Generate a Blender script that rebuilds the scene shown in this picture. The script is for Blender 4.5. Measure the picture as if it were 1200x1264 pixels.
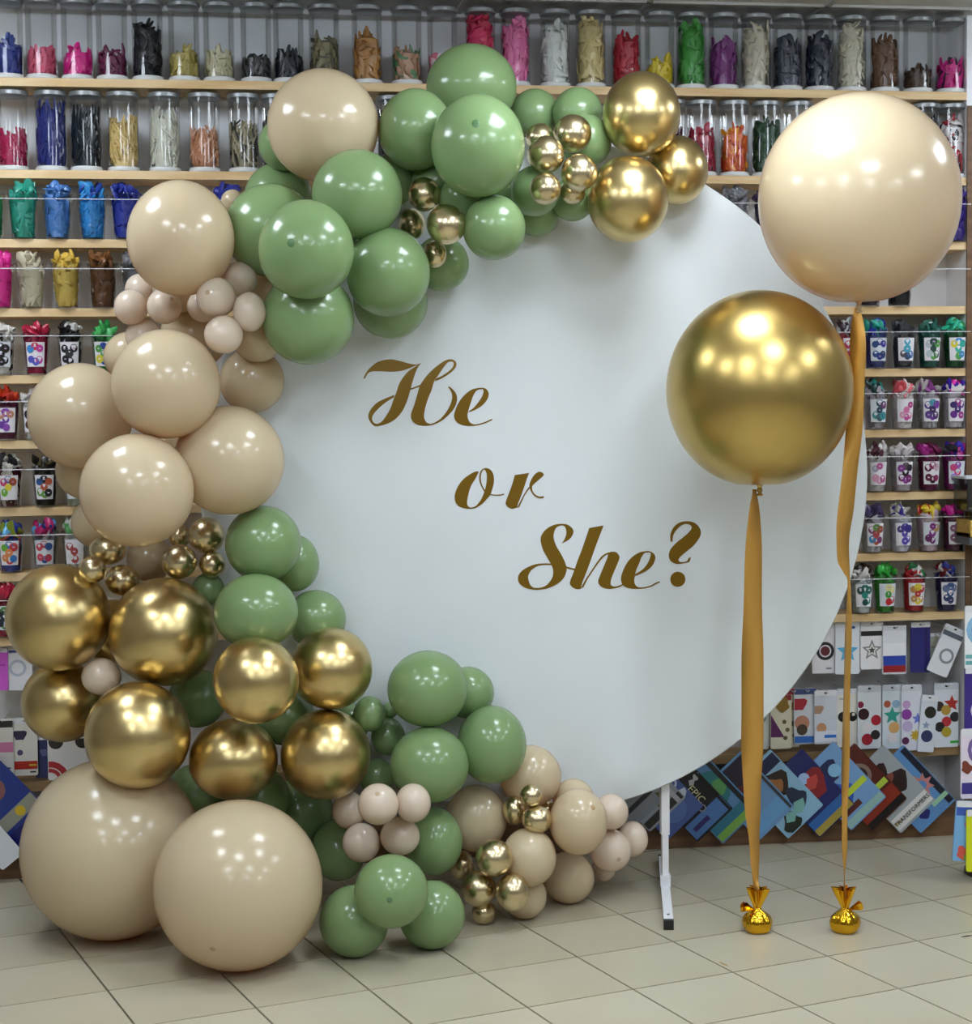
import bpy, bmesh, math, random
from mathutils import Vector, Matrix
R = math.radians
for o in list(bpy.data.objects): bpy.data.objects.remove(o)
S = bpy.context.scene
COL = S.collection

# ------------------------------------------------------------------ camera
T = .30                                   # floor tile edge in metres
F, CX, CY = 2168., 600., 632.             # focal length in pixels of the 1200 x 1264 frame
PITCH, ROLL, YAW = R(3.14), R(-.63), R(8.0)
CAM = Vector((0, -19.14*T*math.cos(YAW), 4.86*T))
RT = Vector((math.cos(YAW), -math.sin(YAW), 0)); FW0 = Vector((math.sin(YAW), math.cos(YAW), 0)); UP0 = Vector((0, 0, 1))
cp, sp, cr, sr = math.cos(PITCH), math.sin(PITCH), math.cos(ROLL), math.sin(ROLL)
FWD = FW0*cp - UP0*sp; UPV = FW0*sp + UP0*cp
EX = RT*cr + UPV*sr; EU = -RT*sr + UPV*cr
def ray(x, y): return EX*(x-CX) - EU*(y-CY) + FWD*F
def at(x, y, Y):                          # pixel -> point on the wall-parallel plane Y
    r = ray(x, y); return CAM + r*((Y-CAM.y)/r.y)
def floor_at(x, y, z=0.):
    r = ray(x, y); return CAM + r*((z-CAM.z)/r.z)
def prj(p):
    v = Vector(p)-CAM; d = v.dot(FWD); return CX+F*v.dot(EX)/d, CY-F*v.dot(EU)/d
cd = bpy.data.cameras.new('camera'); cam = bpy.data.objects.new('camera', cd); COL.objects.link(cam)
m = Matrix((EX, EU, -FWD)).transposed().to_4x4(); m.translation = CAM; cam.matrix_world = m
cd.sensor_fit = 'HORIZONTAL'; cd.sensor_width = 36; cd.lens = F*36/1200; cd.clip_end = 60
S.camera = cam
# ------------------------------------------------------------------ world, exposure
w = bpy.data.worlds.new('world'); S.world = w; w.use_nodes = True
w.node_tree.nodes['Background'].inputs[0].default_value = (.8, .9, 1, 1); w.node_tree.nodes['Background'].inputs[1].default_value = .15
S.view_settings.view_transform = 'Standard'; S.view_settings.look = 'None'; S.view_settings.gamma = 1
S.view_settings.use_curve_mapping = False
S.view_settings.exposure = 0.42
LAMP = 18.0                                # radiance of the ceiling panels
PANELS = [(-.9, -.95, 'above the left end of the arch'), (1.17, -1.42, 'above the round backdrop'), (3.1, -1.0, 'above the counter at the right'),
          (-1.05, -2.5, 'second row at the left'), (.1, -3.15, 'second row in the middle'), (1.5, -2.55, 'second row right of the middle'), (3.3, -2.6, 'second row at the right'),
          (-.95, -4.5, 'third row at the left'), (1.15, -4.5, 'third row in the middle'), (3.1, -4.5, 'third row at the right'),
          (-.95, -6.3, 'last row at the left'), (1.15, -6.3, 'last row in the middle'), (3.1, -6.3, 'last row at the right')]

# ------------------------------------------------------------------ materials
def lin(c):
    if isinstance(c, str):
        c = c.lstrip('#'); c = [int(c[i:i+2], 16)/255 for i in (0, 2, 4)]
    return tuple(v/12.92 if v <= .04045 else ((v+.055)/1.055)**2.4 for v in c) + (1,)
MATS = {}
def mat(name, col='#808080', rough=.5, metal=0., coat=0., spec=.5, emit=0., sub=None):
    if name in MATS: return MATS[name]
    M = bpy.data.materials.new(name); M.use_nodes = True; MATS[name] = M
    b = M.node_tree.nodes['Principled BSDF']; I = b.inputs
    I['Base Color'].default_value = lin(col); I['Roughness'].default_value = rough; I['Metallic'].default_value = metal
    I['Coat Weight'].default_value = coat; I['Coat Roughness'].default_value = .08; I['Specular IOR Level'].default_value = spec
    if emit: I['Emission Color'].default_value = lin(col); I['Emission Strength'].default_value = emit
    return M
def noisy(name, c1, c2, scale=4., rough=.5, stretch=(1, 1, 1), detail=4, bump=0., spec=.5, coat=0.):
    if name in MATS: return MATS[name]
    M = mat(name, c1, rough, spec=spec, coat=coat); nt = M.node_tree; N = nt.nodes.new; L = nt.links.new
    tc = N('ShaderNodeTexCoord'); mp = N('ShaderNodeMapping'); mp.inputs['Scale'].default_value = stretch
    nz = N('ShaderNodeTexNoise'); nz.inputs['Scale'].default_value = scale; nz.inputs['Detail'].default_value = detail
    rp = N('ShaderNodeValToRGB'); rp.color_ramp.elements[0].color = lin(c1); rp.color_ramp.elements[1].color = lin(c2)
    rp.color_ramp.elements[0].position = .35; rp.color_ramp.elements[1].position = .68
    L(tc.outputs['Object'], mp.inputs[0]); L(mp.outputs[0], nz.inputs[0]); L(nz.outputs['Fac'], rp.inputs[0])
    b = nt.nodes['Principled BSDF']; L(rp.outputs[0], b.inputs['Base Color'])
    if bump:
        bp = N('ShaderNodeBump'); bp.inputs['Strength'].default_value = bump; bp.inputs['Distance'].default_value = .01
        L(nz.outputs['Fac'], bp.inputs['Height']); L(bp.outputs[0], b.inputs['Normal'])
    return M
def latex(name, col, rough=.22, trans=.3, deep=None):
    if name in MATS: return MATS[name]
    M = mat(name, col, rough, spec=.55, coat=.25); nt = M.node_tree; N = nt.nodes.new; L = nt.links.new
    b = nt.nodes['Principled BSDF']; t = N('ShaderNodeBsdfTranslucent'); t.inputs[0].default_value = lin(deep or col)
    mx = N('ShaderNodeMixShader'); mx.inputs[0].default_value = trans
    L(b.outputs[0], mx.inputs[1]); L(t.outputs[0], mx.inputs[2]); L(mx.outputs[0], nt.nodes['Material Output'].inputs[0])
    return M
def clear(name, tint='#ffffff', gloss=1., rough=.03):
    if name in MATS: return MATS[name]
    M = bpy.data.materials.new(name); M.use_nodes = True; MATS[name] = M; nt = M.node_tree; N = nt.nodes.new; L = nt.links.new
    nt.nodes.remove(nt.nodes['Principled BSDF'])
    t = N('ShaderNodeBsdfTransparent'); t.inputs[0].default_value = lin(tint)
    g = N('ShaderNodeBsdfGlossy'); g.inputs['Roughness'].default_value = rough
    f = N('ShaderNodeFresnel'); f.inputs[0].default_value = 1.49
    mu = N('ShaderNodeMath'); mu.operation = 'MULTIPLY'; mu.inputs[1].default_value = gloss; L(f.outputs[0], mu.inputs[0])
    mx = N('ShaderNodeMixShader'); L(mu.outputs[0], mx.inputs[0]); L(t.outputs[0], mx.inputs[1]); L(g.outputs[0], mx.inputs[2])
    L(mx.outputs[0], nt.nodes['Material Output'].inputs[0]); return M
def paint(c): return mat('print_'+c.lstrip('#'), c, .32)
def rubber(c): return latex('rubber_'+c.lstrip('#'), c, .42, .12)
BEIGE = latex('beige_latex', '#e5d6b2', .2, .32, '#cc8c30')
PEACH = latex('peach_latex', '#f2e4cf', .2, .28, '#dca870')
GREEN = latex('sage_latex', '#8aa872', .22, .22, '#5f903c')
GOLD = mat('gold_chrome', '#d3bd86', .29, 1.)
GOLD2 = mat('pale_gold_chrome', '#d8c8a2', .26, 1.)
FOIL = mat('gold_foil', '#e0ae2c', .14, 1.)
SATIN = mat('gold_satin', '#cf9d4c', .33, .5)
VINYL = mat('gold_vinyl', '#7d5e0e', .3, .35)
CLOTH = noisy('white_cloth', '#d9dfe1', '#d3d9db', 2., .5, bump=.02)
PINE = noisy('pine_wood', '#e4c89a', '#d2ae78', 3., .55, (1.2, 12, 14), 5)
BROWN = noisy('brown_wood', '#7a5a3c', '#5f432b', 3., .55, (1.5, 10, 12), 5)
STEEL = mat('white_steel', '#e6e8ec', .35); BLACK = mat('black_plastic', '#151515', .4)
WALLM = noisy('grey_wall', '#c9c9c8', '#bfbfbe', 1.5, .8)
LAMINATE = mat('white_laminate', '#e4e6ea', .4)
CLEAR = clear('clear_acrylic', '#fcfdfd', .6, .05); CUPCLEAR = clear('clear_plastic', '#fbfcfc', .6, .08)
LIDM = mat('grey_lid', '#8c9092', .35, .5); BASEM = mat('pale_base', '#d6d8d6', .4)
CORD = mat('white_cord', '#e8e8ee', .35)
TILEM = noisy('beige_tile', '#bdb6a0', '#b0a88f', 1.2, .3, detail=6, spec=.5)
GROUT = mat('dark_grout', '#433e30', .8)

# ------------------------------------------------------------------ mesh helpers
def template(sub):
    bm = bmesh.new(); bmesh.ops.create_icosphere(bm, subdivisions=sub, radius=1)
    v = [x.co.copy() for x in bm.verts]; f = [[q.index for q in p.verts] for p in bm.faces]; bm.free(); return v, f
ICO = {1: template(1), 2: template(2)}
class MB:
    def __init__(s): s.v = []; s.f = []; s.m = []; s.mats = []
    def mi(s, M):
        if M not in s.mats: s.mats.append(M)
        return s.mats.index(M)
    def add(s, vs, fs, M):
        k = len(s.v); i = s.mi(M); s.v += [Vector(v) for v in vs]
        for f in fs: s.f.append([q+k for q in f]); s.m.append(i)
    def box(s, c, d, M, rot=None):
        c = Vector(c); x, y, z = d[0]/2, d[1]/2, d[2]/2
        vs = [Vector((i*x, j*y, k*z)) for i in (-1, 1) for j in (-1, 1) for k in (-1, 1)]
        if rot: vs = [rot @ v for v in vs]
        s.add([c+v for v in vs], [(0, 1, 3, 2), (4, 6, 7, 5), (0, 4, 5, 1), (2, 3, 7, 6), (0, 2, 6, 4), (1, 5, 7, 3)], M)
    def lathe(s, prof, M, c=(0, 0, 0), n=32, mod=None, caps=True):
        c = Vector(c); vs = []; fs = []
        for k, (r, z) in enumerate(prof):
            for i in range(n):
                a = 2*math.pi*i/n; q = r*(mod(a, z, k) if mod else 1)
                vs.append(c+Vector((q*math.cos(a), q*math.sin(a), z)))
        for k in range(len(prof)-1):
            for i in range(n): fs.append((k*n+i, k*n+(i+1) % n, (k+1)*n+(i+1) % n, (k+1)*n+i))
        if caps:
            if prof[0][0] > 1e-4: fs.append(tuple(range(n))[::-1])
            if prof[-1][0] > 1e-4: fs.append(tuple(range((len(prof)-1)*n, len(prof)*n)))
        s.add(vs, fs, M)
    def tube(s, pts, rad, M, n=6):
        pts = [Vector(p) for p in pts]; vs = []; fs = []; L = len(pts)
        for k, p in enumerate(pts):
            t = (pts[min(k+1, L-1)]-pts[max(k-1, 0)]).normalized()
            a = t.orthogonal().normalized() if abs(t.z) > .9 else t.cross(UP0).normalized(); b = t.cross(a)
            r = rad[k] if isinstance(rad, (list, tuple)) else rad
            for i in range(n):
                q = 2*math.pi*i/n; vs.append(p+(a*math.cos(q)+b*math.sin(q))*r)
        for k in range(L-1):
            for i in range(n): fs.append((k*n+i, k*n+(i+1) % n, (k+1)*n+(i+1) % n, (k+1)*n+i))
        fs += [tuple(range(n))[::-1], tuple(range((L-1)*n, L*n))]; s.add(vs, fs, M)
    def blob(s, c, rad, M, rot=None, sub=1):
        v, f = ICO[sub]; c = Vector(c); q = [Vector((p.x*rad[0], p.y*rad[1], p.z*rad[2])) for p in v]
        if rot: q = [rot @ p for p in q]
        s.add([c+p for p in q], f, M)
    def plate(s, pts, thick, M, origin, ux, uz, off=0.):     # flat outline extruded along the normal towards the viewer
        n = ux.cross(uz).normalized(); k = len(pts)
        a = [origin+ux*p[0]+uz*p[1]+n*(off+thick) for p in pts]; b = [origin+ux*p[0]+uz*p[1]+n*off for p in pts]
        fs = [tuple(range(k)), tuple(range(k, 2*k))[::-1]]+[(i, i+k, (i+1) % k+k, (i+1) % k) for i in range(k)]
        s.add(a+b, fs, M)
    def build(s, name, parent=None, smooth=True, origin=None):
        me = bpy.data.meshes.new(name); o0 = Vector(origin) if origin is not None else Vector()
        me.from_pydata([v-o0 for v in s.v], [], s.f); me.update()
        for M in s.mats: me.materials.append(M)
        me.polygons.foreach_set('material_index', s.m)
        bm = bmesh.new(); bm.from_mesh(me); bmesh.ops.recalc_face_normals(bm, faces=bm.faces); bm.to_mesh(me); bm.free()
        if smooth:
            me.polygons.foreach_set('use_smooth', [True]*len(me.polygons)); me.set_sharp_from_angle(angle=R(40))
        o = bpy.data.objects.new(name, me); COL.objects.link(o); o.location = o0
        if parent: o.parent = parent
        return o
def tag(o, label, cat, group=None, kind=None):
    o['label'] = label; o['category'] = cat
    if group: o['group'] = group
    if kind: o['kind'] = kind
    return o
def thing(name, label, cat, loc=(0, 0, 0), group=None):
    o = bpy.data.objects.new(name, None); o.empty_display_size = .05; COL.objects.link(o); o.location = loc
    return tag(o, label, cat, group)
def struct(o, kind='structure'): o['kind'] = kind; return o
def crom(pts, n=6, closed=False):
    out = []; L = len(pts)
    for k in range(L if closed else L-1):
        if closed: p = [pts[(k+j-1) % L] for j in range(4)]
        else: p = [pts[max(0, min(L-1, k+j-1))] for j in range(4)]
        for i in range(n):
            t = i/n
            out.append(tuple(.5*(2*b+(c-a)*t+(2*a-5*b+4*c-d)*t*t+(3*b-a-3*c+d)*t**3) for a, b, c, d in zip(*p)))
    if not closed: out.append(tuple(pts[-1]))
    return out

# ------------------------------------------------------------------ room shell
X0, X1, Y0, Y1, ZC = -2.6, 4.3, -8.2, .19, 2.80
def slab(name, c, d, M): b = MB(); b.box((0, 0, 0), d, M); o = b.build(name, smooth=False); o.location = c; return struct(o)
xm, ym = (X0+X1)/2, (Y0+Y1)/2
SHOPW = noisy('shop_wall', '#948d82', '#746e66', .9, .8)
floor = slab('floor', (xm, ym, -.06), (X1-X0+.2, Y1-Y0+.2, .1), GROUT)
ceiling = slab('ceiling', (xm, ym, ZC+.05), (X1-X0+.2, Y1-Y0+.2, .1), noisy('ceiling_tile', '#d3d3d0', '#cacac6', 6, .8))
slab('wall_back', (xm, Y1+.05, ZC/2), (X1-X0+.2, .1, ZC), WALLM)
slab('wall_left', (X0-.05, ym, ZC/2), (.1, Y1-Y0, ZC), SHOPW)
slab('wall_right', (X1+.05, ym, ZC/2), (.1, Y1-Y0, ZC), SHOPW)
slab('wall_front', (xm, Y0-.05, ZC/2), (X1-X0+.2, .1, ZC), SHOPW)
# floor tiles: laid at an angle to the wall, each one a part of the floor
ANG = R(25.08); U = RT*math.cos(ANG)+FW0*math.sin(ANG); V = -RT*math.sin(ANG)+FW0*math.cos(ANG)
ORG = Vector((CAM.x, CAM.y, 0))+RT*(-.13*T)+FW0*(15.1*T)
def tile_mesh():
    b = MB(); e = T/2-.0028; q = [(-e, -e), (e, -e), (e, e), (-e, e)]
    b.add([(x, y, 0) for x, y in q]+[(x, y, -.01) for x, y in q], [(0, 1, 2, 3)]+[(i+4, (i+1) % 4+4, (i+1) % 4, i) for i in range(4)], TILEM)
    o = b.build('tile', floor, False); return o
proto = tile_mesh(); rest = MB(); first = True; rnd = random.Random(5)
rotz = math.atan2(U.y, U.x)
for i in range(-30, 31):
    for j in range(-30, 31):
        c = ORG+U*(T*(i+.5))-V*(T*(j+.5))
        if not (X0-.1 < c.x < X1+.1 and Y0-.1 < c.y < Y1+.1): continue
        ps = [prj(c+U*a*T/2+V*b*T/2) for a in (-1, 1) for b in (-1, 1)] if c.y > CAM.y+1 else []
        if ps and max(p[0] for p in ps) > -40 and min(p[0] for p in ps) < 1240 and max(p[1] for p in ps) > 1000 and min(p[1] for p in ps) < 1290 and c.y < .1:
            o = proto if first else proto.copy()
            if not first: COL.objects.link(o)
            first = False; o.parent = floor; o.location = c-floor.location; o.rotation_euler = (0, 0, rotz)
        else:
            e = T/2-.0028; rest.add([c-floor.location+U*a*e+V*b*e for a, b in ((-1, -1), (1, -1), (1, 1), (-1, 1))], [(0, 1, 2, 3)], TILEM)
o = rest.build('more_tiles', floor, False); o['kind'] = 'stuff'
for px, py, L, W, c in ((893, 1190, .05, .009, '#a98c5e'), (1193, 1156, .045, .012, '#4a3c2c')):
    p = floor_at(px, py); b = MB(); ch = mat('chip_'+c[1:], c, .8)
    d = (V*-1 if px < 1000 else U).normalized(); n = Vector((-d.y, d.x, 0))
    pts = [p+d*(L*(t-.5))+n*(W*w_) for t, w_ in ((0, 0), (.3, .4), (.7, .55), (1, .1), (.8, -.4), (.35, -.45))]
    b.add([q-floor.location+Vector((0, 0, .0006)) for q in pts], [tuple(range(6))], ch); b.build('tile_chip', floor, False)
# ceiling: grid bars and light panels
GRID = mat('ceiling_grid_bar', '#b9bab8', .5)
for k in range(14):
    b = MB(); b.box((0, 0, 0), (X1-X0, .02, .008), GRID); o = b.build('grid_bar', ceiling, False); o.location = Vector((xm, -.02-.6*k, ZC-.004))-ceiling.location
for k in range(11):
    b = MB(); b.box((0, 0, 0), (.02, Y1-Y0, .008), GRID); o = b.build('grid_bar', ceiling, False); o.location = Vector((X0+.35+.6*k, ym, ZC-.004))-ceiling.location
DIFF = mat('lamp_diffuser', '#eaf3ff', .5, emit=LAMP)
for x, y, wh in PANELS:
    t = thing('ceiling_light', 'square white ceiling light panel, '+wh, 'ceiling light', (x, y, ZC-.02), 'ceiling light panels')
    b = MB(); b.box((0, 0, -.03), (.44, .44, .075), DIFF); b.build('diffuser', t, False)
    b = MB()
    for sx, sy, dx, dy in ((0, .235, .51, .04), (0, -.235, .51, .04), (.235, 0, .04, .43), (-.235, 0, .04, .43)): b.box((sx, sy, 0), (dx, dy, .02), STEEL)
    b.build('frame', t, False)

# ------------------------------------------------------------------ shelf unit
ZS = [2.526, 2.241, 2.026, 1.81, 1.601, 1.396, 1.184, .978, .773]
SX0, SX1 = -1.15, 2.447
unit = thing('shelf_unit', 'long white backed shelving with narrow pine boards covering the wall', 'shelf', (0, .08, 0))
def part(name, c, d, M, parent=unit):
    b = MB(); b.box((0, 0, 0), d, M); o = b.build(name, parent, False); o.location = Vector(c)-parent.location; return o
for z in ZS: part('shelf', ((SX0+SX1)/2, .08, z-.013), (SX1-SX0, .16, .026), PINE)
part('back_panel', ((SX0+SX1)/2, .174, 1.39), (SX1-SX0, .012, 2.78), mat('back_board', '#e2e4e7', .6))
part('side_panel', (SX1+.010, .085, 1.39), (.02, .17, 2.78), LAMINATE)
part('edge_strip', (SX1+.0105, -.004, 1.24), (.021, .008, 2.48), BROWN)
part('side_panel', (SX0-.010, .085, 1.39), (.02, .17, 2.78), LAMINATE)
zl = at(1100, 932, .0).z
part('ledge', ((SX0+SX1)/2, .10, zl), (SX1-SX0, .13, .03), noisy('ledge_wood', '#a5865c', '#8a6c46', 3., .55, (1.5, 10, 12), 5))
part('skirt_board', ((SX0+SX1)/2, .012, .05), (SX1-SX0, .024, .10), BROWN)
part('tray_board', ((SX0+SX1)/2, .085, .09), (SX1-SX0, .12, .02), BROWN)
for z in ZS[2:]:
    b = MB(); b.tube([(SX0-0, -.038, z+.122), ((SX0+SX1)/2, -.039, z+.119), (SX1, -.038, z+.122)], .0013, CORD, 6)
    o = b.build('guard_cord', unit); o.location = -unit.location

# ------------------------------------------------------------------ limp balloons that fill jars and cups
def limp(b, c, L, W, M, rot, Rmax, z0, zcap, axis, rng):
    n = 6; sec = 6; vs = []; fs = []; bend = rng.uniform(-.5, .5)*L; tight = rng.uniform(.84, 1)
    for k in range(sec+1):
        t = k/sec; r = W*(.36, .34, .55, .85, 1., .95, .55)[k]
        cx = bend*(t-.5)**2*2
        for i in range(n):
            a = 2*math.pi*i/n; p = c+rot @ Vector((cx+r*math.cos(a), r*.45*math.sin(a), (t-.5)*L))
            d = Vector((p.x-axis.x, p.y-axis.y, 0)); h = Rmax(p.z)*tight
            if d.length > h and p.z < zcap: d = d*(h/d.length); p.x = axis.x+d.x; p.y = axis.y+d.y
            p.z = max(p.z, z0); vs.append(p)
    for k in range(sec):
        for i in range(n): fs.append((k*n+i, k*n+(i+1) % n, (k+1)*n+(i+1) % n, (k+1)*n+i))
    fs += [tuple(range(n))[::-1], tuple(range(sec*n, sec*n+n))]; b.add(vs, fs, M)
def euler(rng, tilt): return Matrix.Rotation(rng.uniform(0, 6.28), 3, 'Z') @ Matrix.Rotation(rng.uniform(-tilt, tilt), 3, 'X') @ Matrix.Rotation(rng.uniform(0, 6.28), 3, 'Z')
def fill(c, H, Rf, cols, seed, style, top=None, over=0., name='limp_balloons'):
    rng = random.Random(seed); b = MB(); ms = [rubber(q) for q in cols]; c = Vector(c)
    core = lambda a, z, k: 1+.1*math.sin(3*a+seed)+.06*math.sin(7*a+seed*2)
    b.lathe([(Rf(.0)*.7, .002), (Rf(H*.5)*.8, H*.5), (Rf(H*.85)*.74, H*.85), (Rf(H)*.35, H*.93)], ms[0], c, 16, core)
    Rz = lambda z: Rf(z-c.z)
    if style == 'stick':
        for k in range(74):
            a = rng.uniform(0, 6.28); r = Rf(0)*rng.uniform(.74, .95); z0 = rng.uniform(.0, .5)*H; h = min(H*1.04, z0+H*rng.uniform(.3, .8))
            a2 = a+rng.gauss(0, .9); r2 = Rf(0)*rng.uniform(.7, .95); M = rng.choice(ms); pts = []; bow = rng.gauss(0, .25)
            for q in range(7):
                t = q/6; aa = a+(a2-a)*t+bow*math.sin(t*3.14); rr = (r+(r2-r)*t); pts.append(c+Vector((rr*math.cos(aa), rr*math.sin(aa), .005+z0+(h-z0)*t)))
            b.tube(pts, [.0036, .0042, .0042, .0042, .0042, .0040, .003], M, 5)
    else:
        L, W = (.055, .011) if style == 'jar' else (.06, .016)
        n = int(30+330*H) if style == 'jar' else 64
        for k in range(n):
            z = H*rng.uniform(.04, .98); a = rng.uniform(0, 6.28); r = Rf(z)*rng.uniform(.80, 1)
            if z > H*.86: r = Rf(z)*rng.uniform(.0, .95)
            p = c+Vector((r*math.cos(a), r*math.sin(a), z))
            limp(b, p, L*rng.uniform(.75, 1.15), W*rng.uniform(.75, 1.2), rng.choice(ms), euler(rng, 1.6), Rz, c.z+.002, 1e9, c, rng)
        if top:
            tm = [rubber(q) for q in top]
            for k in range(11):
                a = rng.uniform(0, 6.28); r = Rf(H)*rng.uniform(.1, .85); M = tm[k % len(tm)]
                b.blob(c+Vector((r*math.cos(a), r*math.sin(a), H+over*rng.uniform(.15, .75))), (rng.uniform(.010, .018), rng.uniform(.006, .012), rng.uniform(.014, .024)), M, euler(rng, 1.5))
                limp(b, c+Vector((r*math.cos(a+1), r*math.sin(a+1), H+over*rng.uniform(.1, .6))), .06, .015, M, euler(rng, 1.6), lambda z: Rf(H)*1.12, c.z, 1e9, c, rng)
    return b.build(name, origin=c)
ORD = ['first', 'second', 'third', 'fourth', 'fifth', 'sixth', 'seventh', 'eighth', 'ninth', 'tenth']
SHELF = ['top', 'second', 'third', 'fourth', 'fifth', 'sixth', 'seventh', 'eighth', 'ninth']
# ---- jars
RJ, HJ = .0485, .238
def make_jar():
    t = thing('balloon_jar', '', 'jar')
    b = MB(); b.lathe([(RJ, .012), (RJ, HJ)], CLEAR, n=40, caps=False); b.build('body', t)
    b = MB(); b.lathe([(RJ*.97, HJ-.006), (RJ*1.05, HJ-.003), (RJ*1.06, HJ+.008), (RJ*1.0, HJ+.011)], LIDM, n=40); b.build('lid', t)
    b = MB(); b.lathe([(RJ*1.0, 0), (RJ*1.02, .003), (RJ*1.02, .011), (RJ*.98, .014)], BASEM, n=40); b.build('base', t)
    return t
jar0 = make_jar(); jar_used = [False]
def copy_thing(r):
    c = r.copy(); COL.objects.link(c)
    for ch in r.children:
        d = ch.copy(); COL.objects.link(d); d.parent = c
        for g in ch.children: e = g.copy(); COL.objects.link(e); e.parent = d
    return c
JY = .046
TOP = [(9, '2a3f8f', .5, 'navy blue'), (51, 'd8627e', .36, 'coral pink'), (95, 'e0188c', .38, 'magenta'), (138, '6b1444', .34, 'wine'), (182, '12151f', .74, 'black'),
 (227, 'b7a75a', .4, 'olive yellow'), (270, 'cfc7a4', .4, 'champagne'), (316, '3c3d3f', .33, 'charcoal'), (356, '1d2430', .36, 'blue black'), (400, '8d8460', .6, 'khaki'),
 (453, 'c08a48', .68, 'copper'), (502, 'c59a7d', .46, 'tan'), (546, 'e2788f', .36, 'rose'), (593, 'e0356b', .93, 'raspberry'), (636, 'ee7fb4', .88, 'bubblegum pink'),
 (685, 'e6e8e4', .82, 'white'), (729, 'dccb92', .93, 'pale yellow'), (773, 'b81c34', .7, 'red'), (814, 'd9c21c', .36, 'bright yellow'), (853, '3f9a3c', .88, 'grass green'),
 (893, '80347f', .64, 'purple'), (933, 'd3cbb6', .9, 'cream'), (972, '3d4352', .7, 'slate'), (1011, '2e3546', .76, 'dark slate blue'), (1051, 'd8d2bd', .94, 'ivory'),
 (1092, '6e4d35', .76, 'brown'), (1133, '4a3526', .3, 'dark brown'), (1173, 'd4208a', .42, 'fuchsia')]
SEC = [(15, 'b0184f', .5, 'crimson', 's'), (63, '2c3580', .86, 'royal blue', 's'), (106, '16202a', .8, 'black', 's'), (152, 'dcc07c', .68, 'straw yellow', 's'), (203, 'd9d8c8', .78, 'off white', 's'),
 (252, 'c98d68', .55, 'peach', 's'), (301, '8c8262', .62, 'olive grey', 's'), (342, '2a2f2c', .7, 'dark green', 's'), (484, '4c4a46', .8, 'grey', 's'),
 (828, '5a2030', .6, 'maroon', 'j'), (866, 'a51c3c', .62, 'dark red', 'j'), (906, 'e06a1c', .64, 'orange', 'j'), (946, '1f4a2c', .76, 'bottle green', 'j'), (985, '3a3a40', .4, 'graphite', 'j'),
 (1142, '1a1a1c', .8, 'jet black', 'j'), (1174, 'e4dede', .8, 'red and white spotted', 'j')]
EXTRA = {'tan': ['5c8f62'], 'raspberry': ['c92a4a'], 'fuchsia': ['3a1838', 'd4208a'], 'orange': ['f0a020', 'c83c10'], 'copper': ['9c6a30'], 'khaki': ['5a553e'], 'red and white spotted': ['b01830', '1c1c1c'], 'peach': ['e2b496'], 'olive grey': ['3c3a2e', 'b0a68a'], 'rose': ['f0d8d8']}
Rj = lambda z: RJ*.955
def place_jar(px, si, col, fl, name, style, k):
    z = ZS[si]; p = at(px, prj((0, JY, z))[1]-40 if 0 else 160, JY)
    p = at(px, 50 if si == 0 else 160, JY)
    t = jar0 if not jar_used[0] else copy_thing(jar0); jar_used[0] = True
    t.location = (p.x, JY, z+.0005)
    row = 'top shelf' if si == 0 else 'second shelf'
    kind = 'modelling balloons' if style == 'stick' else 'balloons'
    tag(t, 'clear jar with grey lid holding %s %s on the %s' % (name, kind, row), 'jar', 'clear balloon jars')
    o = fill((p.x, JY, z+.0155), HJ*fl-.01, Rj, [col]+EXTRA.get(name, []), 11*k+si, style, name='long_limp_balloons' if style == 'stick' else 'limp_balloons')
    tag(o, '%s uninflated %s piled inside a jar on the %s' % (name, kind, row), 'balloons', 'balloons in jars', 'stuff')
for k, (px, c, fl, n) in enumerate(TOP): place_jar(px, 0, c, fl, n, 'jar', k)
for k, (px, c, fl, n, st) in enumerate(SEC): place_jar(px, 1, c, fl, n, 'stick' if st == 's' else 'jar', k+40)
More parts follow.
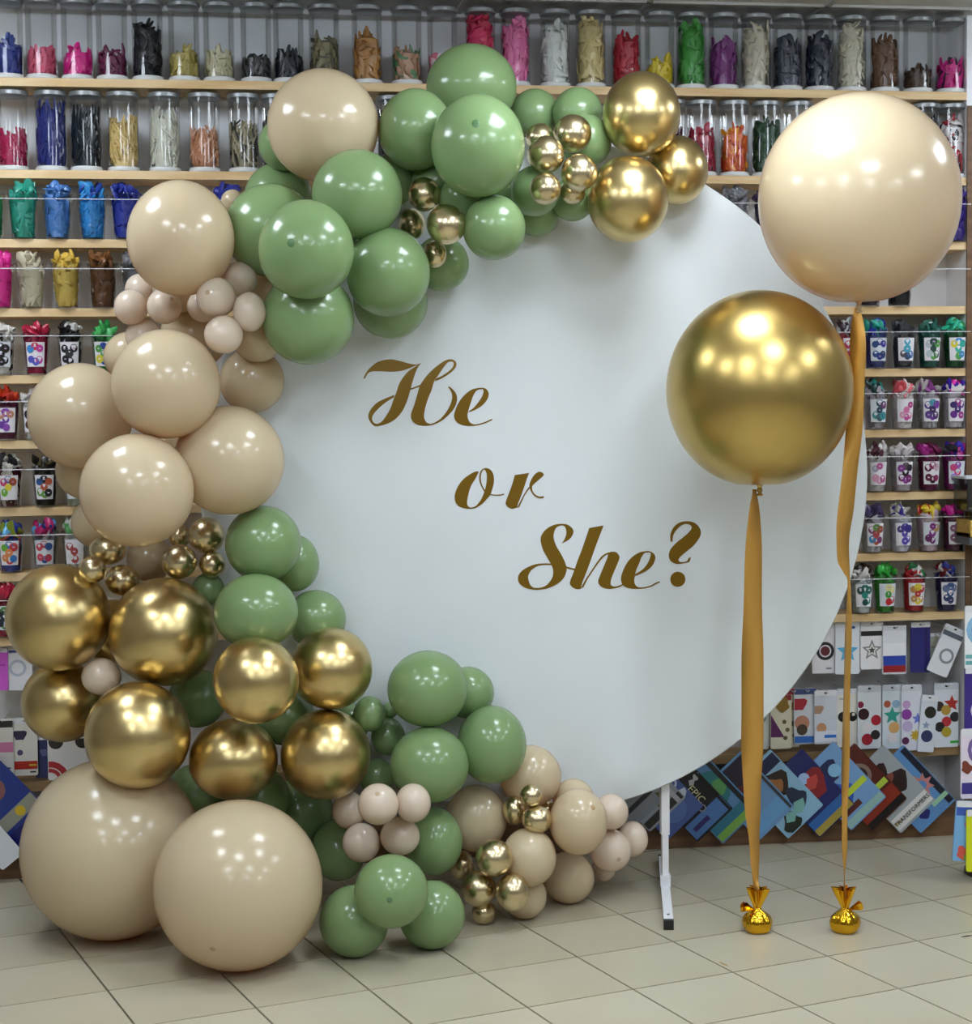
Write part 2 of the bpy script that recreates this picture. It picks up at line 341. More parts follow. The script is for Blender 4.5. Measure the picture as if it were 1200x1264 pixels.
# ---- cups
def star(n, r1, r2, a0=90): return [((r1 if k % 2 == 0 else r2)*math.cos(R(a0+k*180/n)), (r1 if k % 2 == 0 else r2)*math.sin(R(a0+k*180/n))) for k in range(2*n)]
def circ(r, n=14, ry=None): return [(r*math.cos(2*math.pi*k/n), (ry or r)*math.sin(2*math.pi*k/n)) for k in range(n)]
def make_cup(loc, H, r0, r1, pal, bg, seed, label, plain):
    t = thing('balloon_cup', label, 'cup', loc, 'clear balloon cups')
    b = MB(); b.lathe([(r0*.9, 0), (r0, .002), (r1, H)], CUPCLEAR, n=28, caps=False); b.lathe([(.0005, .0005), (r0*.95, .0005)], CUPCLEAR, n=28, caps=False); b.build('body', t)
    b = MB(); b.lathe([(r1*.995, H-.004), (r1*1.05, H-.003), (r1*1.05, H+.001), (r1*.995, H+.002)], CUPCLEAR, n=28, caps=False); b.build('rim', t)
    if pal:
        rng = random.Random(seed); rad = lambda z: r0+(r1-r0)*z/H
        def P(u, z, o): a = -math.pi/2+u/rad(H*.5); q = rad(z)+o; return Vector((q*math.cos(a), q*math.sin(a), z))
        b = MB(); z0, z1, ww = H*.2, H*.80, r1*.72; n = 8; W = paint(bg)
        vs = [P(-ww+2*ww*i/n, z, .0008) for z in (z0, z1) for i in range(n+1)]
        b.add(vs, [(i, i+1, i+n+2, i+n+1) for i in range(n)], W); lab = b.build('label', t)
        spots = [(-.45, .30), (.45, .27), (0, .52), (-.5, .72), (.48, .74), (.05, .20), (.0, .83)]
        rng.shuffle(spots)
        for k, (u, v) in enumerate(spots[:5+seed % 3]):
            c = pal[k % len(pal)]; b = MB(); cu, cz = u*ww*.95, z0+(z1-z0)*v; q = r1*(.24+.06*rng.random()); o_ = .0012+.0003*k
            oval = [P(cu+x, min(z1-.002, max(z0+.002, cz+y)), o_) for x, y in circ(q, 12, q*1.12)]
            b.add(oval, [tuple(range(12))], paint(c))
            if k % 2 == 0: b.add([P(cu+x, cz+y, o_+.00015) for x, y in circ(q*.34, 8, q*.2)], [tuple(range(8))], paint('e8e4ee' if seed % 2 else 'c8a8c8'))
            b.build('printed_balloon', lab)
    return t
def cups(si, side, rows):
    lab_side = 'left of the arch' if side == 'L' else 'right of the backdrop'
    for k, (px, col, top, pal, desc) in enumerate(rows):
        z = ZS[si]; yy = prj((0, 0, z))[1]; Y = .018; p = at(px, prj((0 if side == 'L' else 2, Y, z+.06))[1], Y)
        plain = not pal; H = .142 if plain else .128; r0, r1 = (.037, .0475) if plain else (.032, .0415)
        loc = Vector((p.x, Y, z+.0005)); sd = si*17+k*5+(3 if side == 'R' else 0)
        lbl = 'clear %scup of %s balloons, %s on %s shelf %s' % ('' if plain else 'labelled ', desc, ORD[k], SHELF[si], lab_side)
        make_cup(loc, H, r0, r1, pal, 'f0eef4' if sd % 4 else 'dfe6ee', sd, lbl, plain)
        f = lambda q, r0=r0, r1=r1, H=H: (r0+(r1-r0)*max(0, min(1.1, q/H)))*.93
        o = fill(loc+Vector((0, 0, .003)), H*.9, f, col, sd, 'cup', top or col[:1], .045)
        tag(o, '%s limp balloons heaped in %s cup on %s shelf %s' % (desc, ORD[k], SHELF[si], lab_side), 'balloons', 'balloons in cups', 'stuff')
cups(2, 'L', [(-12, ['2f9a5c'], 0, 0, 'leaf green'), (29, ['2fa58e'], 0, 0, 'teal'), (71, ['4f86c9'], 0, 0, 'cornflower blue'), (114, ['2f8fd6'], ['3a9ce0', '2a4fb0'], 0, 'sky blue'), (155, ['2336a0'], 0, 0, 'royal blue'), (281, ['22309a'], 0, 0, 'ink blue')])
cups(2, 'R', [(908, ['8b8c92'], 0, 0, 'grey'), (947, ['3c2a50'], 0, 0, 'dark violet'), (1178, ['3a2488'], 0, 0, 'purple')])
cups(3, 'L', [(-1, ['ef2fa0'], 0, 0, 'hot pink'), (39, ['d8cfb4'], 0, 0, 'cream'), (82, ['dcbf5e'], ['e6c04c'], 0, 'yellow'), (127, ['6f4624'], ['8a5a30'], 0, 'brown'), (168, ['77777a'], 0, 0, 'smoke grey')])
cups(3, 'R', [(1072, ['2a1e2c'], 0, 0, 'aubergine'), (1110, ['14161e'], 0, 0, 'black')])
cups(4, 'L', [(3, ['e4e2dc', '1c1c1e'], ['e8e6e0'], ['1c1c1e', '2a2a2c'], 'black and white'), (45, ['b01c4c'], ['c8244a', '7a1034'], ['c83c9c', '5a5ac0', 'd0384c', '3c8cd0'], 'cherry red'), (87, ['18181a', 'dedede'], ['18181a', 'e8e8e8'], ['1c1c1e', '303034'], 'white printed black'), (129, ['2f9a4c'], ['52c86c', '2f9a4c'], ['5aa04c', 'd8c83c', '2c4c9c'], 'green')])
cups(4, 'R', [(1048, ['c8506c'], ['e0e8e8', '3a2030'], ['e0a050', 'b0305a'], 'pink'), (1081, ['3c4a8c'], ['2a3cc0', '2fae9c'], ['2a3f86', '34518c', '3c3c9c', '2c3c60'], 'deep blue'), (1115, ['4c4c54'], ['2c3038'], ['4aa8c4', '5c5058', '4a7ac0', '3a5068'], 'grey blue'), (1147, ['1c5c50'], ['2c6a5c'], ['2c4a44', '56a04c', 'b8c8cc'], 'dark teal'), (1178, ['1f5c34'], ['34c09c', '2c8c50'], ['3c8cd0', '3cb0a0', 'e0d040', '56a04c'], 'forest green')])
cups(5, 'L', [(9, ['6c2a4c'], ['d84a1c', 'c02c1c'], ['6c3c9c', 'c88a70', '8c4cb0'], 'orange red'), (42, ['e0dcd8'], 0, ['5c2c2c', '2c2c30'], 'pale')])
cups(5, 'R', [(1081, ['b8b0bc'], ['2fb0a4', '1c4c48'], ['2c4c58', '3c8c94', '6c3c6c', '44606c'], 'turquoise'), (1114, ['e6dede'], ['e8606c', 'f0e4e4'], ['d878a8', 'c04c94', 'e0a0c0'], 'white and pink'), (1146, ['c0bcc4'], ['c8c4c4', '8c3c8c'], ['5c3c8c', '7c3c9c', '3c2c5c', '4c94a4'], 'lilac printed'), (1177, ['c8c0c8'], ['f020b0', '3a1ca8', 'd8d4d0'], ['6c2c8c', 'a03c8c', '3c2c6c'], 'violet and magenta')])
cups(6, 'L', [(12, ['54141c', 'd8d0c8'], ['1c1c1e', 'a8a49c'], ['2c7cc0', 'd0447c', '6cb03c', 'e0d040', 'b0583c'], 'maroon'), (56, ['20180f'], ['1c1a16', '6a5c3c'], ['6ca04c', 'c05c3c', '20242c', '345c9c'], 'black and olive'), (94, ['c8d0b8'], 0, ['6cb03c', 'e0e0d0'], 'pale green')])
cups(6, 'R', [(1081, ['d8d4d4'], ['ecE8e8', '5c2c3c'], ['e0a0c0', 'c05c9c', 'b0b0c0'], 'white'), (1113, ['c8bcc4'], ['f0eaea', 'd8d0d4'], ['7c2c6c', '2c2430', '8c3c94', '5c5058'], 'ivory and plum'), (1146, ['6c1444'], ['b02c8c', '7a1c50'], ['5c1434', '8c2c5c', '3c1428', 'c8a8b8'], 'burgundy'), (1177, ['8c2470'], ['3428b0', 'c0308c', '1c1c2c'], ['d0447c', 'a050b0', '8c7cd0'], 'magenta and blue')])
cups(7, 'L', [(13, ['4c5cb0', 'c85c4c'], ['5cb4e0', '8c9c2c', '2c3c9c'], ['d0444c', '3c7cc0', 'e08c4c', '6cb03c'], 'multicoloured'), (56, ['b8b8c0'], ['4ca0e0', 'c0206c', '2c3c9c'], ['c03c4c', 'd04c5c', '3c5c9c'], 'light blue'), (93, ['d8d8d4'], ['5ca05c', 'e0e0dc'], ['b04c4c', 'e0e0e0'], 'mint')])
cups(7, 'R', [(1077, ['c8c4cc'], ['4c3c6c', '3c2c54'], ['7c3c6c', 'a8583c', '3c8cc0', 'b04c50', '5c8c4c'], 'dusky violet'), (1112, ['d8d8e4'], ['c8c8c0', 'e0e0d8', '3c2c9c'], ['4c3c9c', '5c4cb0', '3c3480'], 'white and indigo'), (1146, ['d4bcc4'], ['e4c82c', 'e8d04c', 'c03020'], ['7c2c7c', '8c3c8c', 'c8a060', '6c2464'], 'yellow topped'), (1177, ['5c2444'], ['f020b0', 'f030b8'], ['8c5c80', '6c5c70'], 'plum')])
cups(8, 'L', [(7, ['a01c3c'], ['c02040'], ['5c8c4c', '2c2c3c'], 'scarlet')])
cups(8, 'R', [(1063, ['d4dcdc'], ['e4e0dc', '3c2c24'], ['2c8c80', '2c6c64', '1c4c48'], 'white and jade'), (1092, ['3c9c34'], ['2cb03c', '38a034'], ['c0202c', 'e0dc9c', '3c9c34'], 'lime green'), (1128, ['c02430'], ['1f7a44', 'f0ecec', 'c02430'], ['c08c4c', 'b02c2c', 'e0c83c'], 'red and green'), (1168, ['2c2c5c'], ['2434a0', '6c1424', 'e8e4e4'], ['34548c', '2c3c6c', '6c7ca0'], 'blue and maroon')])

# ------------------------------------------------------------------ hanging and leaning packages
def rrect(w, h, r=.004):
    out = []
    for sx, sy, a0 in ((1, 1, 0), (-1, 1, 90), (-1, -1, 180), (1, -1, 270)):
        for k in range(4): a = R(a0+30*k); out.append((sx*(w/2-r)+r*math.cos(a), sy*(h/2-r)+r*math.sin(a)))
    return out
def text_mesh(s, size, M, parent, name='lettering'):
    cu = bpy.data.curves.new(name, 'FONT'); cu.body = s; cu.size = size; cu.align_x = 'CENTER'; cu.align_y = 'CENTER'; cu.extrude = .0003; cu.resolution_u = 2
    tmp = bpy.data.objects.new(name, cu); COL.objects.link(tmp); bpy.context.view_layer.update()
    me = bpy.data.meshes.new_from_object(tmp.evaluated_get(bpy.context.evaluated_depsgraph_get())); bpy.data.objects.remove(tmp)
    me.materials.clear(); me.materials.append(M); o = bpy.data.objects.new(name, me); COL.objects.link(o); o.parent = parent; return o
def package(c, w, h, bg, prints, label, ang=0., yaw=0., hang=True, header=None, thick=.006, texts=(), name='foil_balloon_package', tilt=0.):
    """local x right, local z up, front faces -y; prints: (shape, x, z, size, colour) in fractions of w and h"""
    t = thing(name, label, 'package', c, 'balloon packages')
    t.rotation_euler = (tilt, R(-ang), R(yaw)); ux, uz = Vector((1, 0, 0)), Vector((0, 0, 1)); O = Vector()
    b = MB(); b.plate(rrect(w, h, min(.006, w*.08)), thick, paint(bg), O, ux, uz, -thick/2); b.build('sleeve', t, False)
    if hang:
        b = MB(); hh = h*.1; pts = rrect(w*.98, hh, .003); b.plate([(x, y+h*.45) for x, y in pts], .001, paint(header or 'e4e6ea'), O, ux, uz, thick/2)
        hd = b.build('header', t, False)
        b = MB(); b.plate([(x, y+h*.455) for x, y in circ(w*.07, 10, w*.045)], .0004, BLACK, O, ux, uz, thick/2+.001); b.build('hang_hole', hd, False)
    for k, (s, x, z, q, col) in enumerate(prints):
        if s == 'disc': pts = circ(q*w)
        elif s == 'ring': pts = None
        elif s == 'star': pts = star(5, q*w, q*w*.45)
        elif s == 'star8': pts = star(8, q*w, q*w*.55)
        elif s == 'bar': pts = [(-q*w, -q*w*.25), (q*w, -q*w*.25), (q*w, q*w*.25), (-q*w, q*w*.25)]
        elif s == 'slab': pts = [(-.48*w, -q*h), (.48*w, -q*h), (.48*w, q*h), (-.48*w, q*h)]
        elif s == 'post': pts = [(-q*w, -.47*h), (q*w, -.47*h), (q*w, .47*h), (-q*w, .47*h)]
        elif s == 'tri': pts = [(-q*w, -q*w), (q*w, -q*w), (-q*w*.4, q*w*1.3)]
        elif s == 'wave': pts = [(q*w*u, q*w*v) for u, v in ((-1, -.2), (-.6, .35), (-.1, .1), (.3, .5), (1, .3), (.8, -.1), (.3, -.4), (-.1, -.2), (-.5, -.5))]
        elif s == 'blob': pts = [(q*w*(1+.25*math.sin(3*a+k))*math.cos(a), q*w*(1+.3*math.cos(2*a+k))*math.sin(a)) for a in [2*math.pi*i/16 for i in range(16)]]
        b = MB(); off = thick/2+.0002+.00022*k+(.001 if (hang and z > .38) else 0)
        lim = lambda p: (max(-w*.485, min(w*.485, p[0]+x*w)), max(-h*.485, min(h*.485, p[1]+z*h)))
        if s == 'ring':
            n = 18
            for i in range(n):
                a, e = 2*math.pi*i/n, 2*math.pi*(i+1)/n
                b.plate([lim((q*w*g*math.cos(v), q*w*g*math.sin(v))) for g, v in ((1, a), (1, e), (.68, e), (.68, a))], .0002, paint(col), O, ux, uz, off)
        else: b.plate([lim(p) for p in pts], .0002, paint(col), O, ux, uz, off)
        b.build('print', t, False)
    for s, x, z, q, col, rot in texts:
        o = text_mesh(s, q, paint(col), t); o.rotation_euler = (R(90), R(rot), 0); o.location = (x*w, -thick/2-.004, z*h)
    return t
def hook(x, z, y=.168):
    b = MB(); b.tube([(x, y, z), (x, .0, z), (x, -.012, z+.006)], .0018, STEEL, 6); o = b.build('hook', unit); o.location = -unit.location
def hang_pkg(px, y0, y1, wpx, *a, Y=.03, **k):
    p0, p1 = at(px, y0, Y), at(px, y1, Y); s = (at(px+1, y0, Y)-at(px, y0, Y)).x
    package(((p0.x+p1.x)/2, Y, (p0.z+p1.z)/2), wpx*s, p0.z-p1.z, *a, **k); hook(p0.x, p0.z-.006)
SIL = 'd8dbe0'
hang_pkg(1017, 770, 831, 29, 'eceaf0', [('ring', .05, -.05, .38, '2c2a2c'), ('disc', .05, -.05, .2, '6c2c34'), ('bar', .2, -.4, .12, '8c8ca0')], 'white foil balloon package with dark wreath ring under the ninth shelf', header=SIL)
hang_pkg(1046, 768, 832, 30, 'e8eef4', [('star', 0, -.06, .46, '5cb0dc'), ('bar', .1, .4, .2, '3c5c9c')], 'white package with a pale blue star under the ninth shelf', header=SIL, Y=.022)
hang_pkg(1076, 767, 826, 28, 'f0f0f2', [('slab', 0, .25, .05, '2c2c30'), ('star', 0, -.1, .46, '8c8c88'), ('star', .0, -.1, .3, 'e8e8e4'), ('star', .0, -.1, .17, '54544e')], 'grey marbled star package with black heading strip', header=SIL)
hang_pkg(1104, 772, 832, 29, 'e9ebf1', [('slab', 0, -.02, .16, 'f4f4f8'), ('slab', 0, -.22, .1, '2c4ab0'), ('slab', 0, -.39, .07, 'a0242c')], 'package with white, blue and red striped flag balloon', header=SIL, Y=.022)
hang_pkg(1136, 768, 830, 24, '2a2a78', [('post', .3, 0, .08, '241c60')], 'dark navy blue foil package hanging under the ninth shelf', header=SIL)
hang_pkg(1154, 782, 815, 16, 'b8baa8', [('bar', 0, 0, .3, '9c9e8c')], 'small sage grey package behind the tilted white one', Y=.05)
hang_pkg(1168, 772, 834, 27, 'e6e8ee', [('ring', .1, -.1, .34, '8c9098'), ('slab', 0, .33, .05, '5c6470')], 'tilted white package with a grey ring beside the side panel', ang=-24, header=SIL, Y=.012)
RB = 'right of the backdrop'
hang_pkg(934, 845, 925, 30, 'dfe4e0', [('ring', .1, 0, .3, '7c9c94')], 'white package with green ring behind the satin ribbon')
hang_pkg(964, 858, 924, 26, 'ded8c0', [('tri', -.3, -.1, .45, '5c1c5c'), ('disc', .15, .0, .1, '6c5c34'), ('disc', .3, -.15, .1, '6c5c34'), ('disc', .2, -.3, .1, '5c5034'), ('blob', .1, .32, .3, '8c6c28')], 'cream package with purple triangle and small brown discs', Y=.02, header='8c2430')
hang_pkg(976, 850, 922, 22, 'd9d2ba', [('disc', .2, .2, .24, '9c7c2c'), ('disc', .1, -.1, .14, '6c5c34'), ('disc', .2, -.3, .12, '44402c')], 'cream package with gold disc beside the purple triangle one', Y=.04, header='a01c34')
hang_pkg(994, 850, 918, 28, 'd5dbe2', [('blob', -.3, .22, .34, 'b0283c'), ('disc', -.15, -.12, .33, 'c0846c'), ('disc', -.15, -.24, .24, '4c3c2c'), ('slab', 0, -.42, .06, '2c6cc0')], 'pale blue package with red cap shape and blue foot strip', header='3c4c7c')
hang_pkg(1019, 852, 918, 28, 'd3d9e1', [('blob', -.35, .14, .24, 'b08c74'), ('disc', -.18, -.2, .22, 'c8946c'), ('slab', 0, -.36, .1, 'e8ecf4'), ('bar', .2, -.36, .26, '2c74cc')], 'pale blue package with peach figure and blue badge', Y=.022)
hang_pkg(1046, 850, 922, 26, 'e4e2d8', [('disc', -.22, .02, .24, '141414'), ('disc', .24, .02, .22, '141414'), ('disc', .28, .06, .08, 'e4e2d8'), ('bar', -.2, .33, .2, 'b8b8b0')], 'cream package with a black moustache shape', header=SIL)
hang_pkg(1073, 846, 924, 29, 'dde3e8', [('disc', -.38, .2, .14, '8c2444'), ('disc', -.25, .05, .24, '34141c'), ('disc', .28, -.05, .22, 'b01c30'), ('disc', -.1, -.16, .2, 'e8e4e8'), ('disc', -.1, -.35, .24, 'a0182c'), ('disc', .25, -.28, .2, '241c20')], 'package printed with red, white and black balloons', header='c8ccd4', Y=.022)
hang_pkg(1101, 845, 924, 24, 'd4e0e6', [('disc', -.25, .2, .18, 'b0583c'), ('disc', .2, .2, .2, '8cacc8'), ('star', 0, .02, .46, '2c9c8c'), ('disc', .1, -.17, .28, 'd8a868'), ('disc', .0, -.33, .24, 'e4e0e0')], 'package printed with teal star and orange balloons', header='c4c8d0')
hang_pkg(1125, 845, 926, 25, 'dcdfe8', [('disc', -.25, .2, .2, 'c8a0d0'), ('disc', -.25, .05, .26, '8c3ca0'), ('star', .3, -.02, .3, '6c7cd0'), ('disc', -.2, -.13, .26, 'c0b0d8'), ('star8', .2, -.27, .3, 'c0a028'), ('disc', -.3, -.35, .18, '5c2450')], 'package printed with lilac, purple and gold balloons', header='d0d2da', Y=.022)
hang_pkg(1145, 858, 928, 20, 'd6dde6', [('disc', .1, .2, .36, '24241c'), ('star', -.1, -.03, .26, '8ca0b8'), ('disc', 0, -.22, .36, '2c3460')], 'narrow package with one black and one navy balloon', ang=-5, Y=.014)
hang_pkg(1168, 843, 922, 30, 'dce2ea', [('disc', -.3, .14, .2, '34241c'), ('star', .22, .18, .34, 'b02c24'), ('disc', -.02, .08, .2, 'b8943c'), ('disc', .34, -.03, .2, '24242c'), ('disc', 0, -.1, .2, 'b82c38'), ('disc', -.28, -.18, .2, '1c1c24'), ('disc', 0, -.26, .2, 'b09c2c'), ('bar', .33, -.42, .18, '34b83c')], 'package with red star, gold balloons and green price tag', header='ccd0d8')
# left of the arch
hang_pkg(2, 800, 852, 16, 'd05cd0', [('bar', 0, .1, .3, 'b03cb0')], 'violet package at the left edge below the ninth shelf', header='e0e0ea')
hang_pkg(22, 797, 852, 36, 'eceef4', [('ring', 0, 0, .3, 'c0c8d8'), ('bar', -.1, .38, .2, '34448c')], 'white package with faint ring left of the gold balloons', Y=.04)
hang_pkg(4, 887, 955, 26, 'e0dcd4', [('slab', 0, .4, .06, '2c2c2c'), ('slab', 0, -.02, .09, 'd07ca8'), ('bar', .2, -.4, .14, '3c3c40')], 'cream package with pink band at the left edge', hang=False, Y=.02)
hang_pkg(31, 886, 957, 31, 'e4e2da', [('blob', -.2, .2, .26, '34284c'), ('disc', -.2, -.1, .12, '5c4c74'), ('slab', 0, -.32, .07, 'b82418'), ('bar', .3, -.32, .14, 'd0b82c'), ('bar', .3, -.44, .12, '3c2c28')], 'white package with red and yellow rainbow bar')
hang_pkg(54, 908, 960, 20, '2c3464', [('blob', .1, .1, .3, '5c6494')], 'dark blue package behind the rainbow bar one', Y=.05)
hang_pkg(88, 906, 962, 58, 'e6e4e2', [('disc', -.32, .34, .16, '34302e'), ('disc', .25, .34, .16, '34302e'), ('ring', -.46, -.5, .42, 'b02430'), ('ring', -.46, -.5, .26, 'b02430')], 'white package with curved red bands above the beige balloon', Y=.02)
# leaning foil packages in the bottom tray: each tilted, the left one lapping over the next
def lean(px, py, w, h, bg, prints, label, ang, k, texts=()):
    p = at(px, py, -.03); package((p.x, -.03, p.z), w, h, bg, prints, label, ang, yaw=-4.5, hang=False, thick=.004, texts=texts, tilt=R(0), name='flat_foil_package')
LW, LH = .165, .265
lean(762, 975, LW, LH, '8a9098', [('tri', .1, .2, .28, 'c8a02c'), ('slab', 0, -.3, .03, '2c2c30'), ('bar', 0, -.1, .3, 'b8bcc0')], 'grey flat package with a yellow triangle at the tray end', 43, 0)
lean(791, 971, LW, LH, '9ba2ac', [('slab', 0, -.42, .05, '2c2c2c'), ('blob', .12, -.28, .2, '6c6438'), ('post', .36, 0, .05, 'b8bec6')], 'grey flat package with olive figure behind the stand post', 43, 1)
lean(813, 981, LW, LH, '4c64a8', [('blob', .05, .3, .3, '2c3470'), ('ring', .33, .0, .13, 'd0d8e4'), ('wave', .28, -.2, .22, 'c8d4e4'), ('disc', 0, -.25, .3, '5c78b8')], 'blue flat package with white bird shape right of the stand post', 43, 2)
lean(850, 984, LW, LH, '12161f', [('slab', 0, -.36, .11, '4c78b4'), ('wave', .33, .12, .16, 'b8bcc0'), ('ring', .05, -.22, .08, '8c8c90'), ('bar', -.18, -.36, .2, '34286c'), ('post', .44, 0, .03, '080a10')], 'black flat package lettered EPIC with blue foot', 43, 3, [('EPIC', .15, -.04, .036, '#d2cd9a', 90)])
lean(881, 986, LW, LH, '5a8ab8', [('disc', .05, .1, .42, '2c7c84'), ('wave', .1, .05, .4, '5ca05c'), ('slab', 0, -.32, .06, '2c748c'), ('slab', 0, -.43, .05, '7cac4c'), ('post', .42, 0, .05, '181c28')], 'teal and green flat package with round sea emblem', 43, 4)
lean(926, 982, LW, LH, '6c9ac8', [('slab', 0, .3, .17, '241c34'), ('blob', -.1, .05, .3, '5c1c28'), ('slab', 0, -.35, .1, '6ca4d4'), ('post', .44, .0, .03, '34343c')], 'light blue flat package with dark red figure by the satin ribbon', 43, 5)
lean(962, 980, LW, LH, '8fbcd8', [('slab', 0, .38, .08, '1c2048'), ('blob', .0, .14, .34, '2c1e18'), ('blob', .05, .12, .16, 'a06838'), ('blob', .2, -.18, .2, '243048'), ('blob', -.2, -.38, .2, '20281c'), ('wave', 0, -.3, .3, '7cb4ac')], 'pale blue flat package with brown bearded shape', 43, 6)
lean(1001, 979, LW, LH, '1c2464', [('blob', .05, .06, .4, '8c2028'), ('disc', -.1, .3, .1, '9cb8e0'), ('disc', .1, .2, .12, 'a8c4ec'), ('wave', .05, .08, .3, 'c0443c'), ('slab', 0, -.33, .06, '2c64a8'), ('slab', 0, -.44, .05, 'a8963c')], 'dark blue flat package with red creature and gold foot strip', 43, 7)
lean(1040, 970, LW, LH, '7ca8d8', [('blob', -.1, .25, .3, '242c58'), ('disc', .1, .22, .14, '8cc4e8'), ('blob', -.15, -.05, .26, '2c5cb8'), ('bar', .2, -.12, .26, 'c8dc3c'), ('bar', -.2, -.3, .26, '5c2418'), ('slab', 0, -.43, .05, '9cc4c0')], 'sky blue flat package with lime sticker beside the thin ribbon', 43, 8)
lean(1066, 972, LW, LH, '5a2018', [('disc', .1, .15, .26, '34181c'), ('ring', .1, .15, .26, '8c7468'), ('bar', .2, -.12, .26, 'b8d048'), ('slab', 0, -.3, .1, '8c2c18'), ('slab', 0, -.44, .05, '181418')], 'dark red flat package with lime sticker', 43, 9)
lean(1101, 974, LW, LH, 'a3abaf', [('blob', -.05, .25, .26, '34201c'), ('blob', .1, .05, .3, '2a1a18'), ('wave', .05, .12, .2, '8c4840'), ('slab', 0, -.38, .085, 'dcdcd8'), ('bar', -.37, -.38, .1, 'c8c08c')], 'grey flat package with black robot shape and lettered white strip', 43, 10, [('TRANSFORMERS', .0, -.38, .0215, '#1c1414', 0)])
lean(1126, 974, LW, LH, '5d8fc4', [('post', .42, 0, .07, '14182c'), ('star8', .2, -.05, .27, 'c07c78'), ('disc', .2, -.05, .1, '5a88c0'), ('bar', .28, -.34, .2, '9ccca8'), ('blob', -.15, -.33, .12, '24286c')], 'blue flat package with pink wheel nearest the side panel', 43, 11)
lean(6, 990, LW, LH, '223a8c', [('disc', .0, .2, .24, '8c5c5c'), ('slab', 0, -.2, .08, '9a9c8c'), ('disc', .1, -.2, .1, 'd8b82c'), ('slab', 0, -.4, .07, '1c2270')], 'blue flat package with yellow dot at the far left', 43, 0)
lean(34, 1030, LW*.8, LH*.6, '191a22', [('wave', 0, .1, .3, 'c8ccd0'), ('disc', .2, -.3, .16, '5c80a8')], 'black flat package half hidden by the biggest beige balloon', 46, 1)
p = at(1, 1046, -.06); package((p.x, -.06, p.z), .085, .12, 'e4e8ee', [('bar', .1, .3, .1, '3c3c44')], 'small white flat card at the far left of the tray', 38, hang=False, thick=.004, name='flat_foil_package')

# ------------------------------------------------------------------ low counter and its packages at the right edge of the picture
ctr = floor_at(1200, 1084); CYY = ctr.y
ct = at(1197, 664, -.14)
counter = thing('counter', 'low counter with grey top standing right of the shelving', 'counter', (ct.x+.4, .03, 0))
def cpart(n, c, d, M): b = MB(); b.box((0, 0, 0), d, M); o = b.build(n, counter, False); o.location = Vector(c)-counter.location
cpart('top', (ct.x+.4, -.075, ct.z-.012), (.8, .13, .024), mat('grey_top', '#5d6064', .4))
cpart('panel', (SX1+.027+.35, .06, (ct.z-.024)/2), (.7, .22, ct.z-.026), mat('counter_panel', '#c9cdd4', .45))
rk = thing('display_rack', 'floor rack holding bright packages at the right edge', 'rack', (ctr.x+.10, CYY+.04, 0))
b = MB(); b.lathe([(.10, 0), (.10, .015), (.03, .025), (.012, .03)], mat('rack_base', '#3c3430', .5), n=32); b.build('base', rk)
b = MB(); b.tube([(0, 0, .02), (0, 0, .5), (0, 0, 1.0)], .011, STEEL, 12); b.build('pole', rk)
for z in (.20, .36, .52, .68, .84):
    b = MB(); b.tube([(.0, 0, z+.0), (-.05, -.03, z), (-.11, -.055, z+.004)], .002, STEEL, 6); b.build('hook', rk)
tray = thing('wooden_tray', 'pale wooden tray standing on the grey counter', 'tray', (ct.x+.205, -.075, ct.z))
TW = noisy('tray_wood', '#d8b65c', '#c49a48', 4, .5, (2, 12, 12))
for c, d in (((0, 0, .008), (.40, .12, .012)), ((0, -.056, .03), (.40, .010, .055)), ((0, .056, .03), (.40, .010, .055)), ((-.194, 0, .03), (.012, .1, .055)), ((.194, 0, .03), (.012, .1, .055))):
    b = MB(); b.box(c, d, TW); b.build('board', tray, False)
bas = thing('plastic_basket', 'clear plastic basket resting above the wooden tray', 'basket', (ct.x+.175, -.078, ct.z+.088))
for c, d in (((0, 0, .002), (.34, .10, .003)), ((0, -.055, .055), (.36, .003, .11)), ((0, .055, .055), (.36, .003, .11)), ((-.18, 0, .055), (.003, .11, .11)), ((.18, 0, .055), (.003, .11, .11))):
    b = MB(); b.box(c, d, clear('basket_plastic', '#dfe4e6', 2.2, .15)); b.build('side', bas, False)
b = MB(); FR = mat('basket_rim', '#dde2e8', .3)
for c, d in (((0, -.057, .112), (.375, .012, .008)), ((0, .057, .112), (.375, .012, .008)), ((-.184, 0, .112), (.012, .11, .008)), ((.184, 0, .112), (.012, .11, .008))): b.box(c, d, FR)
b.build('rim', bas, False)
o = fill((ct.x+.07, -.075, ct.z+.016), .055, lambda z: .045, ['6c5c18', 'd8c82c', '4c4420'], 77, 'cup', ['d8c82c', '6c5c18'], .01)
tag(o, 'olive and yellow limp balloons lying in the wooden tray', 'balloons', None, 'stuff')
def side_pkg(x0, y0, y1, w, bg, prints, label, Y, ang=0):
    a, c = at(x0, y0, Y), at(x0, y1, Y); package((a.x+w/2, Y, (a.z+c.z)/2), w, a.z-c.z, bg, prints, label, ang=ang, name='hanging_package')
side_pkg(1191, 748, 826, .12, 'eef2f4', [('disc', -.05, .12, .42, '8cbcdc'), ('disc', -.05, .12, .28, '4c84c0'), ('slab', 0, -.3, .03, '6cb0b4'), ('slab', 0, -.4, .03, '6cb0b4')], 'white package with blue disc hanging on the rack at right edge', CYY-.02)
side_pkg(1191, 824, 900, .13, '3c2c84', [('disc', -.1, -.2, .26, 'd8d4e4'), ('disc', .0, .2, .3, 'e8e4f0')], 'deep purple package hanging below the blue disc one', CYY-.02)
